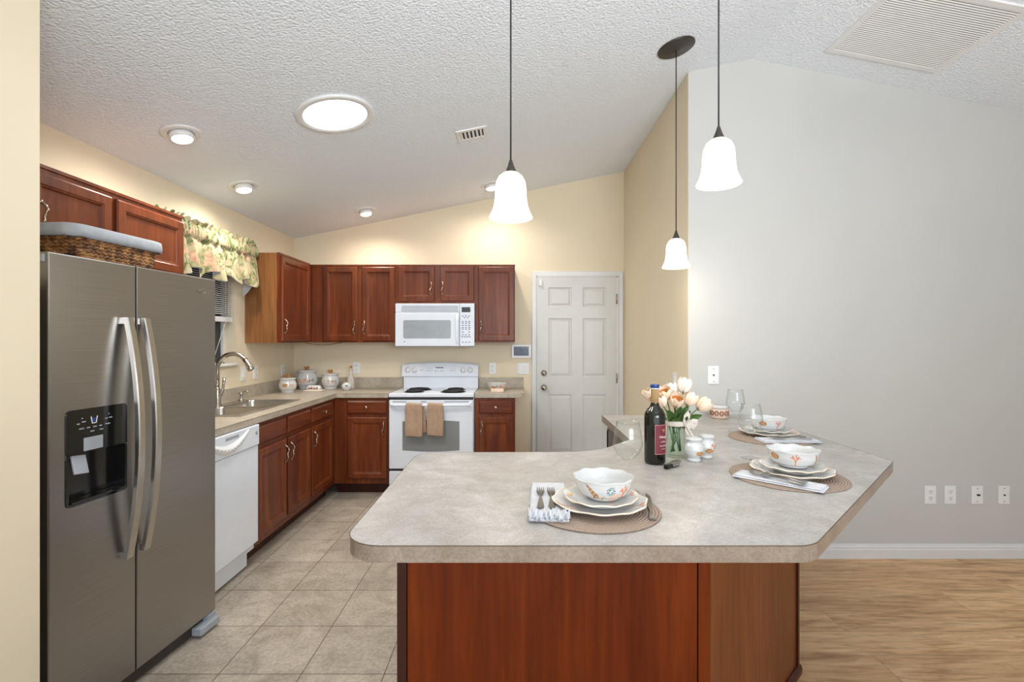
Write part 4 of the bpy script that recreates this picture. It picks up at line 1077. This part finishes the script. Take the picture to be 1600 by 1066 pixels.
text('label_text', 'CALIFORNIA', .004, 'ink_white', wb, (0, 0, .062), lc, bendr=R_+.0003, ext=.0001)
m = MB(); 
for a_ in (-.5, 0, .6): 
    z0_ = .132; m.tube([(R_*1.01*math.cos(lc+a_*.12), R_*1.01*math.sin(lc+a_*.12), z0_-.006), (R_*1.01*math.cos(lc+a_*.3), R_*1.01*math.sin(lc+a_*.3), z0_+.007)], .0008, 5)
m.build('label_emblem', 'foil', wb)

# vase and tulips
VX, VY = .663, 2.035
vs_ = thing('flower_vase', 'clear glass vase with pale ribbon bow holding tulips', 'vase', (VX, VY, ZT))
MB().lathe([(.0001, .0), (.038, .0), (.042, .004), (.043, .012), (.041, .06), (.036, .115), (.0365, .140), (.038, .148), (.0362, .148), (.0348, .140), (.0343, .115), (.039, .06), (.0405, .014), (.036, .009), (.0001, .008)], 48).build('glass_body', 'glass_vase', vs_)
MB().lathe([(.0375, .128), (.0385, .130), (.0385, .145), (.0375, .147)], 40).build('ribbon', 'ribbon', vs_)
bx = Vector((.030, -.030, .137))
def ribl(pts, wd=.012):
    m = MB(); pts = [Vector(p) for p in pts]
    def f(u, v):
        k = u*(len(pts)-1); i = min(int(k), len(pts)-2); q = k-i; p = pts[i].lerp(pts[i+1], q)
        return (p.x+.004*(v-.5), p.y-.002*math.sin(v*PI), p.z+wd*(v-.5)*2)
    m.grid(f, 24, 4); o = m.build('bow_loop', 'ribbon', vs_, merge=False); s = o.modifiers.new('s', 'SOLIDIFY'); s.thickness = .0008; return o
ribl([bx, bx+Vector((-.012, -.008, .028)), bx+Vector((.004, -.014, .048)), bx+Vector((.014, -.010, .028)), bx])
ribl([bx, bx+Vector((.025, -.006, .012)), bx+Vector((.046, -.01, .010)), bx+Vector((.030, -.012, -.010)), bx])
ribl([bx, bx+Vector((.012, -.01, -.022)), bx+Vector((.026, -.012, -.05)), bx+Vector((.018, -.014, -.08))], .006)
ribl([bx, bx+Vector((-.004, -.008, -.02)), bx+Vector((.010, -.010, -.045)), bx+Vector((.0, -.012, -.065))], .005)
def tulip(label, px, py, dy, tilt_x, tilt_y, s=1.0, opened=False, white=False, leaf=None):
    Y = VY+dy; X = (px-805)*Y/770; Z = 1.396-(py-531)*Y/770
    t = thing('tulip', label, 'flower', (VX, VY, ZT+.02), 0, 'cream tulips in the glass vase')
    head = Vector((X-VX, Y-VY, Z-ZT-.02)); ax = Vector((tilt_x, tilt_y, 1)).normalized()
    q = Vector((0, 0, 1)).rotation_difference(ax).to_matrix().to_4x4(); mt = Matrix.Translation(head-ax*.022*s) @ q
    m = MB()
    def petal(u, v, k, r0, inner=0):
        prof = math.sin(PI*(.06+.94*v)*(.80 if not opened else .66))**.62
        R = (.0235*prof + (.0013 if k % 2 else 0))*s
        ww = max(.02, 1-max(0, (v-.62)/.38)**2.2)
        aa = k*2*PI/6+(u-.5)*1.5*ww
        return ((R-inner)*math.cos(aa), (R-inner)*math.sin(aa), (v*.052+(.0 if k % 2 else .002))*s)
    for k in range(6): m.grid(lambda u, v, k=k: petal(u, v, k, 1), 8, 12)
    m.xf(mt); o = m.build('bloom', 'petal_white' if white else 'petal', t, merge=False); sm = o.modifiers.new('s', 'SOLIDIFY'); sm.thickness = .0012
    m = MB(); m.lathe([(.0001, .004), (.012, .008), (.0200, .020), (.0195, .036 if opened else .026)], 16); m.v = [tuple(Vector(p)*s) for p in m.v]; m.xf(mt); m.f.pop(); m.mi.pop(); m.sm.pop(); m.build('bloom_inside', 'petal_in' if opened else 'petal', t, merge=False)
    base = head-ax*.022*s; r_ = random.Random(px); ft = Vector((r_.uniform(-.026, .026), r_.uniform(-.02, .02), 0)); mid = Vector((base.x*.30, base.y*.3, .12))
    pts = []
    for i in range(13):
        u = i/12
        a = ft.lerp(mid, min(1, u*2)) if u < .5 else mid.lerp(base, (u-.5)*2)
        pts.append(a)
    for _ in range(3): pts = [pts[0]]+[(pts[i-1]+pts[i]*2+pts[i+1])/4 for i in range(1, 12)]+[pts[-1]]
    MB().tube(pts, .0026, 8).build('stem', 'stem', t)
    if leaf:
        lx, ly, lz = leaf; p0 = Vector((lx*.25, ly*.25, .10)); p1 = Vector((lx, ly, lz)); side = Vector((-(p1-p0).z, 0, (p1-p0).x)).normalized()
        m = MB()
        def lf(u, v):
            c = p0.lerp(p1, u); c.z += .012*math.sin(u*PI); wd = .013*math.sin(min(1, u*1.15+.12)*PI)**.8 if u < .87 else .013*math.sin(PI*.98*1)*0+.006*(1-u)/.13
            wd = .0165*max(.02, math.sin(PI*(.12+.86*u)))
            return tuple(c+side*wd*(v-.5)*2+Vector((0, -.006*abs(v-.5)*2, 0)))
        m.grid(lf, 16, 4); o = m.build('leaf', 'leaf', t, merge=False); sm = o.modifiers.new('s', 'SOLIDIFY'); sm.thickness = .0008
    return t
tulip('open peach tulip with orange inside, front centre of the bunch', 1057, 629, -.03, -.05, -.75, 1.15, True, leaf=(.03, -.035, .165))
tulip('peach tulip with orange centre right beside the bottle neck', 1040, 617, -.005, -.40, -.45, 1.12, True, leaf=(-.045, -.03, .175))
tulip('tulip head partly hidden behind the wine bottle neck', 1016, 619, .02, -.6, .0, 1.05, True, leaf=(-.03, .0, .15))
tulip('ivory tulip standing tallest in the bunch', 1069, 604, .02, .18, .05, 1.2, white=True, leaf=(.012, -.02, .19))
tulip('ivory tulip behind the tallest, beside the bottle', 1051, 609, .045, -.2, .1, 1.0, white=True, leaf=(.05, .0, .19))
tulip('peach tulip leaning outward behind the front one', 1078, 626, .015, .62, .0, 1.15, leaf=(.055, -.01, .17))
tulip('peach tulip drooping farthest out towards the wall plate', 1098, 634, .0, 1.5, -.1, 1.2, leaf=(.095, -.03, .155))
tulip('peach tulip hidden between the bottle and the vase rim', 1034, 628, -.03, -.5, -.2, 1.0, leaf=(-.02, -.03, .14))

# salt and pepper jars
def jar(label, loc, rz, pl, wd=.033, h=.088):
    m = MB(); prof = [(.0001, 0), (.022, 0), (.0235, .003), (.020, .010), (.021, .013), (.030, .026), (.0335, .042), (.031, .056), (.024, .066), (.0225, .070), (.027, .076), (.0285, .080), (.026, .083), (.015, .086), (.0001, .087)]
    def wob(r, z, th, t): return r*(1+(.03*math.cos(th*8) if z > .078 and r > .02 else 0)), z
    def mf(r, z, th, t):
        u = ((th+PI/2+PI) % (2*PI)-PI)*.033
        for k, pu, pv, s in pl:
            m_ = motif(k, u-pu, z-pv, s)
            if m_ is not None: return m_
        return 0
    prof = [(a*1.14, b*1.09) for a, b in prof]; m.lathe(prof, 120, wob=wob, matfn=mf, sub=4); return tag(m.build('seasoning_jar', CER, loc=loc, rotz=rz), label, 'shaker', 'white seasoning jars by the vase')
jar('white footed jar with tan conch painting, in front of its twin', (.7125, 1.965, ZT), 0, [('conch', .012, .034, .015), ('blush', .035, .035, .014)])
jar('white footed jar with coral painting, partly behind its twin', (.782, 2.02, ZT), 0, [('coral', .020, .046, .016), ('conch', .0, .032, .015)])
# corkscrew
ck = thing('corkscrew', 'black and silver folding corkscrew lying in front of the bottle', 'corkscrew', (.594, 1.862, ZT), .75)
MB().box(-.050, .038, -.009, .009, .002, .016, bev=.003).build('handle', 'black', ck)
MB().box(-.012, .050, -.0095, .0095, .010, .020, bev=.002).build('lever', 'steel_light', ck)
MB().tube([(-.01+.002*i, .006*math.cos(i*1.1)*.4-.010, .006+.003*math.sin(i*1.1)) for i in range(22)], .0012, 6).build('worm', 'steel_light', ck)
MB().box(-.050, -.030, -.008, .008, .001, .012, bev=.002).build('end_cap', 'black_matte', ck)
# candle jar
cj = thing('candle_jar', 'squat patterned candle jar with a white lid beside the white wall', 'candle', (1.256, 3.03, ZT))
MB().lathe([(.0001, .001), (.046, .001), (.050, .005), (.052, .03), (.051, .058), (.045, .064)], 40).build('jar', 'card', cj)
m = MB()
for k in range(11):
    a = k*2*PI/11
    for rr_ in (.012, .007): m.tube([((.0523)*math.cos(a+rr_*math.cos(q)/.052), .0523*math.sin(a+rr_*math.cos(q)/.052), .034+rr_*1.25*math.sin(q)) for q in [i*2*PI/16 for i in range(16)]], .0022, 6, closed=True)
m.build('scroll_band', 'wax', cj)
MB().lathe([(.053, .062), (.054, .064), (.054, .074), (.050, .078), (.0001, .079)], 40).build('lid', 'ceramic', cj)

# ---------------------------------------------------------------- counter ceramics by the corner
def canister(label, loc, R, H_, pl):
    t = thing('canister', label, 'canister', loc, 0, 'shell pattern canisters in the counter corner')
    m = MB(); prof = [(.0001, 0), (R*.70, 0), (R*.72, .005), (R*.74, H_*.12), (R*.93, H_*.28), (R*1.0, H_*.45), (R*.98, H_*.62), (R*.86, H_*.80), (R*.82, H_*.88), (R*.90, H_*.96), (R*.92, H_*.985)]
    m.lathe(prof, 150, matfn=lambda r, z, th, t_: next((q for q in (motif(k, ((th+PI/2-.2+PI) % (2*PI)-PI)*R-pu, z-pv, s) for k, pu, pv, s in pl) if q is not None), 0), sub=5); m.build('pot', CER, t)
    l = MB(); l.lathe([(R*.94, H_*.985), (R*.95, H_*1.0), (R*.88, H_*1.04), (R*.5, H_*1.07), (.0001, H_*1.075)], 48); l.build('lid', 'ceramic', t)
    k = MB(); z = H_*1.075+.012
    k.ball((0, 0, z), .018, 1.3, .8, .8); k.ball((.012, -.004, z+.012), .012, 1, 1, 1); k.ball((-.013, -.002, z+.008), .010); k.tube([(-.02, 0, z), (-.028, -.006, z+.01), (-.02, -.008, z+.02)], .004, 8)
    k.build('shell_knob', 'gold', t)
    return t
canister('smallest shell pattern canister, nearest the sink', (-2.085, 4.515, ZT), .077, .125, [('conch', -.005, .068, .024), ('coral', .055, .06, .018), ('sprig', .035, .07, .02)])
canister('tallest shell pattern canister, in the counter corner', (-2.045, 4.845, ZT), .098, .175, [('coral', .0, .085, .022), ('conch', .035, .085, .020), ('blush', -.04, .08, .03), ('conch', -.055, .085, .02), ('fan', .075, .09, .016)])
canister('medium shell pattern canister beside the butter dish', (-1.812, 4.835, ZT), .083, .145, [('coral', -.008, .075, .018), ('conch', .03, .078, .018), ('sprig', -.055, .085, .016), ('fan', .06, .075, .014)])
bd_ = thing('butter_dish', 'small covered butter dish with shell painting between canisters', 'butter dish', (-1.885, 4.62, ZT), 0)
MB().box(-.085, .085, -.045, .045, .0, .012, bev=.005).build('tray', 'cream', bd_, label='tray with brown edge')
m = MB(); m.rings([[(x, y, z) for x, y in rrect(-.066+d, .066-d, -.032+d, .032-d, .015)] for d, z in ((0, .011), (.002, .035), (.012, .052), (.025, .056))], smooth=True); m.build('cover', 'ceramic', bd_)
m = MB()
for x, z, s_ in ((-.035, .028, .010), (-.012, .030, .012), (.015, .026, .010), (.038, .030, .010)): m.ball((x, -.031, z), s_, 1, .12, .8, seg=10)
m.build('shell_relief', 'brown', bd_)
oj = thing('sugar_bowl', 'small round white jar in front of the glass oil bottle', 'jar', (-1.607, 4.70, ZT))
MB().lathe([(.0001, 0), (.028, 0), (.030, .006), (.044, .022), (.048, .038), (.042, .058), (.028, .070), (.024, .074), (.0001, .075)], 40).build('body', 'ceramic', oj)
m = MB(); m.ball((.012, -.044, .045), .012, 1.2, .3, .8); m.build('shell_relief', 'teal', oj)
ob = thing('oil_bottle', 'slender glass oil bottle with cork behind the round jar', 'bottle', (-1.62, 4.86, ZT))
MB().lathe([(.0001, 0), (.034, 0), (.037, .01), (.037, .06), (.032, .10), (.018, .14), (.012, .16), (.012, .195), (.015, .20), (.0001, .2)], 32).build('body', 'ribbon', ob, label='frosted pale glass body')
MB().lathe([(.010, .198), (.011, .225), (.0001, .226)], 16).build('cork', 'cork', ob)
bowl('shell pattern bowl on the short countertop beside the range', (-.170, 4.70, ZT), 0, R=.095, h=.068, group=None, pl=[('coral', .03, .035, .02), ('blush', .055, .035, .025), ('conch', -.03, .035, .018), ('sprig', -.06, .04, .018), ('fan', .0, .045, .01)])
sr = MB().box(-.06, .06, -.035, .035, 0, .03, bev=.006); o = sr.build('recipe_box', 'card', loc=(-.165, 4.55, ZT)); tag(o, 'small peach rectangular ceramic dish in front of the shell bowl', 'dish')

# ---------------------------------------------------------------- ceiling fixtures
def on_ceiling(x, y):
    a = math.atan(SL) if x < RX else -math.atan(SR)
    return (x, y, cz(x)), (0, -a, 0)
def can(label, x, y):
    loc, rot = on_ceiling(x, y)
    t = thing('recessed_light', label, 'light', loc, 0, 'small round recessed ceiling lights'); t.rotation_euler = rot
    MB().lathe([(.098, .001), (.098, -.004), (.088, -.008), (.066, -.010), (.060, -.004), (.058, .012)], 48).build('trim_ring', 'white_plastic', t)
    ep = MB().lathe([(.058, .004), (.060, -.022), (.058, -.03), (.050, -.034)], 36); ep.f.pop(); ep.mi.pop(); ep.sm.pop(); ep.build('lamp_collar', 'white_plastic', t)
    MB().lathe([(.048, -.030), (.046, -.040), (.030, -.048), (.0001, -.050)], 32).build('lamp_face', 'bulb_glow', t)
    return t
can('recessed light above the refrigerator cabinets', -1.808, 2.667)
can('recessed light above the window valance', -1.929, 3.495)
can('recessed light above the tall two-door wall cabinet', -1.394, 4.587)
can('recessed light partly hidden by the first pendant shade', -.226, 4.584)
for x, y, r, e in ((-1.808, 2.667, .05, 26), (-1.929, 3.495, .05, 26), (-1.394, 4.587, .05, 26), (-.226, 4.584, .05, 26)):
    d = bpy.data.lights.new('recessed_lamp_light', 'SPOT'); d.energy = e; d.spot_size = 2.95; d.spot_blend = .9; d.shadow_soft_size = .05; d.color = (1, .92, .80)
    o = bpy.data.objects.new('recessed_lamp_light', d); COL.objects.link(o); o.location = (x, y, cz(x)-.065)
loc, rot = on_ceiling(-1.019, 2.792)
st = thing('tubular_skylight', 'large round glowing tubular skylight in the kitchen ceiling', 'skylight', loc); st.rotation_euler = rot
MB().lathe([(.212, .001), (.212, -.010), (.205, -.014), (.178, -.014), (.172, -.006)], 72).build('trim_ring', 'white_plastic', st)
MB().lathe([(.176, -.007), (.17, -.011), (.0001, -.016)], 64).build('diffuser', 'tube_glow', st)
d = bpy.data.lights.new('skylight_daylight', 'AREA'); d.shape = 'DISK'; d.size = .33; d.energy = 14; d.color = (.93, .97, 1)
o = bpy.data.objects.new('skylight_daylight', d); COL.objects.link(o); o.location = (loc[0], loc[1], loc[2]-.03); o.rotation_euler = rot
# supply vent
loc, rot = on_ceiling(-.30, 3.41)
vt = thing('ceiling_vent', 'small white louvred air vent in the kitchen ceiling', 'vent', loc); vt.rotation_euler = rot
def framebox(m, a, b, w_, z0, z1):
    m.box(-a, a, -b, -b+w_, z0, z1); m.box(-a, a, b-w_, b, z0, z1); m.box(-a, -a+w_, -b+w_, b-w_, z0, z1); m.box(a-w_, a, -b+w_, b-w_, z0, z1)
m = MB(); framebox(m, .105, .085, .024, -.008, .001); m.build('frame', 'white_plastic', vt)
MB().box(-.082, .082, -.062, .062, -.0008, .0005).build('duct_opening', 'slot', vt)
m = MB()
for k in range(6):
    x = -.068+k*.0272; m.prism([(x-.011, -.008), (x-.006, -.008), (x+.003, -.001), (x-.002, -.001)], -.061, .061, axis='y')
m.build('louvres', 'white_plastic', vt)
# return grille
loc, rot = on_ceiling(2.18, 2.66)
gv = thing('return_air_grille', 'large white slatted return air grille in the ceiling', 'vent', loc); gv.rotation_euler = rot
a_, b_ = .335, .285
m = MB(); framebox(m, a_, b_, .032, -.010, .002); m.build('frame', 'white_plastic', gv)
MB().box(-a_+.03, a_-.03, -b_+.03, b_-.03, -.0005, .001).build('filter', 'filter_grey', gv)
m = MB(); n = 34
for k in range(n):
    y = -b_+.036+k*(2*b_-.072)/(n-1); m.add([(-a_+.03, y-.0032, -.005), (a_-.03, y-.0032, -.005), (a_-.03, y+.0032, -.009), (-a_+.03, y+.0032, -.009)], [(0, 1, 2, 3)])
m.build('slats', 'white_plastic', gv, merge=False)
# pendants
def pendant(label, x, y, zb_):
    zc = cz(x); t = thing('pendant_lamp', label, 'lamp', (x, y, zb_), 0, 'bell shade pendant lamps over the bar')
    sh = MB(); prof = [(.077, .0), (.079, .003), (.070, .020), (.0615, .045), (.0575, .075), (.0565, .105), (.053, .130), (.043, .150), (.028, .162), (.014, .167)]
    sh.lathe(prof+[(.013, .163), (.027, .158), (.040, .147), (.050, .128), (.0535, .105), (.0545, .075), (.0585, .045), (.067, .020), (.076, .002)], 56)
    sh.f.pop(); sh.f.pop(); sh.mi.pop(); sh.mi.pop(); sh.sm.pop(); sh.sm.pop()
    sh.build('bell_shade', 'shade_glow', t)
    MB().lathe([(.022, .163), (.021, .167), (.012, .188), (.006, .207), (.004, .212)], 28).build('socket_cap', 'bronze', t)
    MB().ball((0, 0, .09), .028, 1, 1, 1.25).build('bulb', 'bulb_glow', t)
    MB().tube([(0, 0, .21), (0, 0, zc-zb_-.01)], .0032, 8).build('cord', 'cord_black', t)
    a = math.atan(SL); m = MB(); m.lathe([(.105, .0), (.105, -.006), (.098, -.010), (.03, -.016), (.010, -.024), (.0001, -.026)], 48)
    m.xf(Matrix.Translation((0, 0, zc-zb_)) @ Matrix.Rotation(-a, 4, 'Y')); m.build('canopy', 'bronze', t)
    d = bpy.data.lights.new('pendant_light', 'POINT'); d.energy = 3; d.shadow_soft_size = .05; d.color = (1, .94, .86)
    o = bpy.data.objects.new('pendant_light', d); COL.objects.link(o); o.location = (x, y, zb_-.03)
    return t
pendant('glowing bell pendant lamp hanging over the wide front of the bar', -.016, 1.78, 1.835)
pendant('glowing bell pendant lamp hanging in front of the white wall', .739, 1.79, 1.96)
pendant('glowing bell pendant lamp hanging before the beige wall, with its ceiling plate in view', .922, 2.824, 1.81)
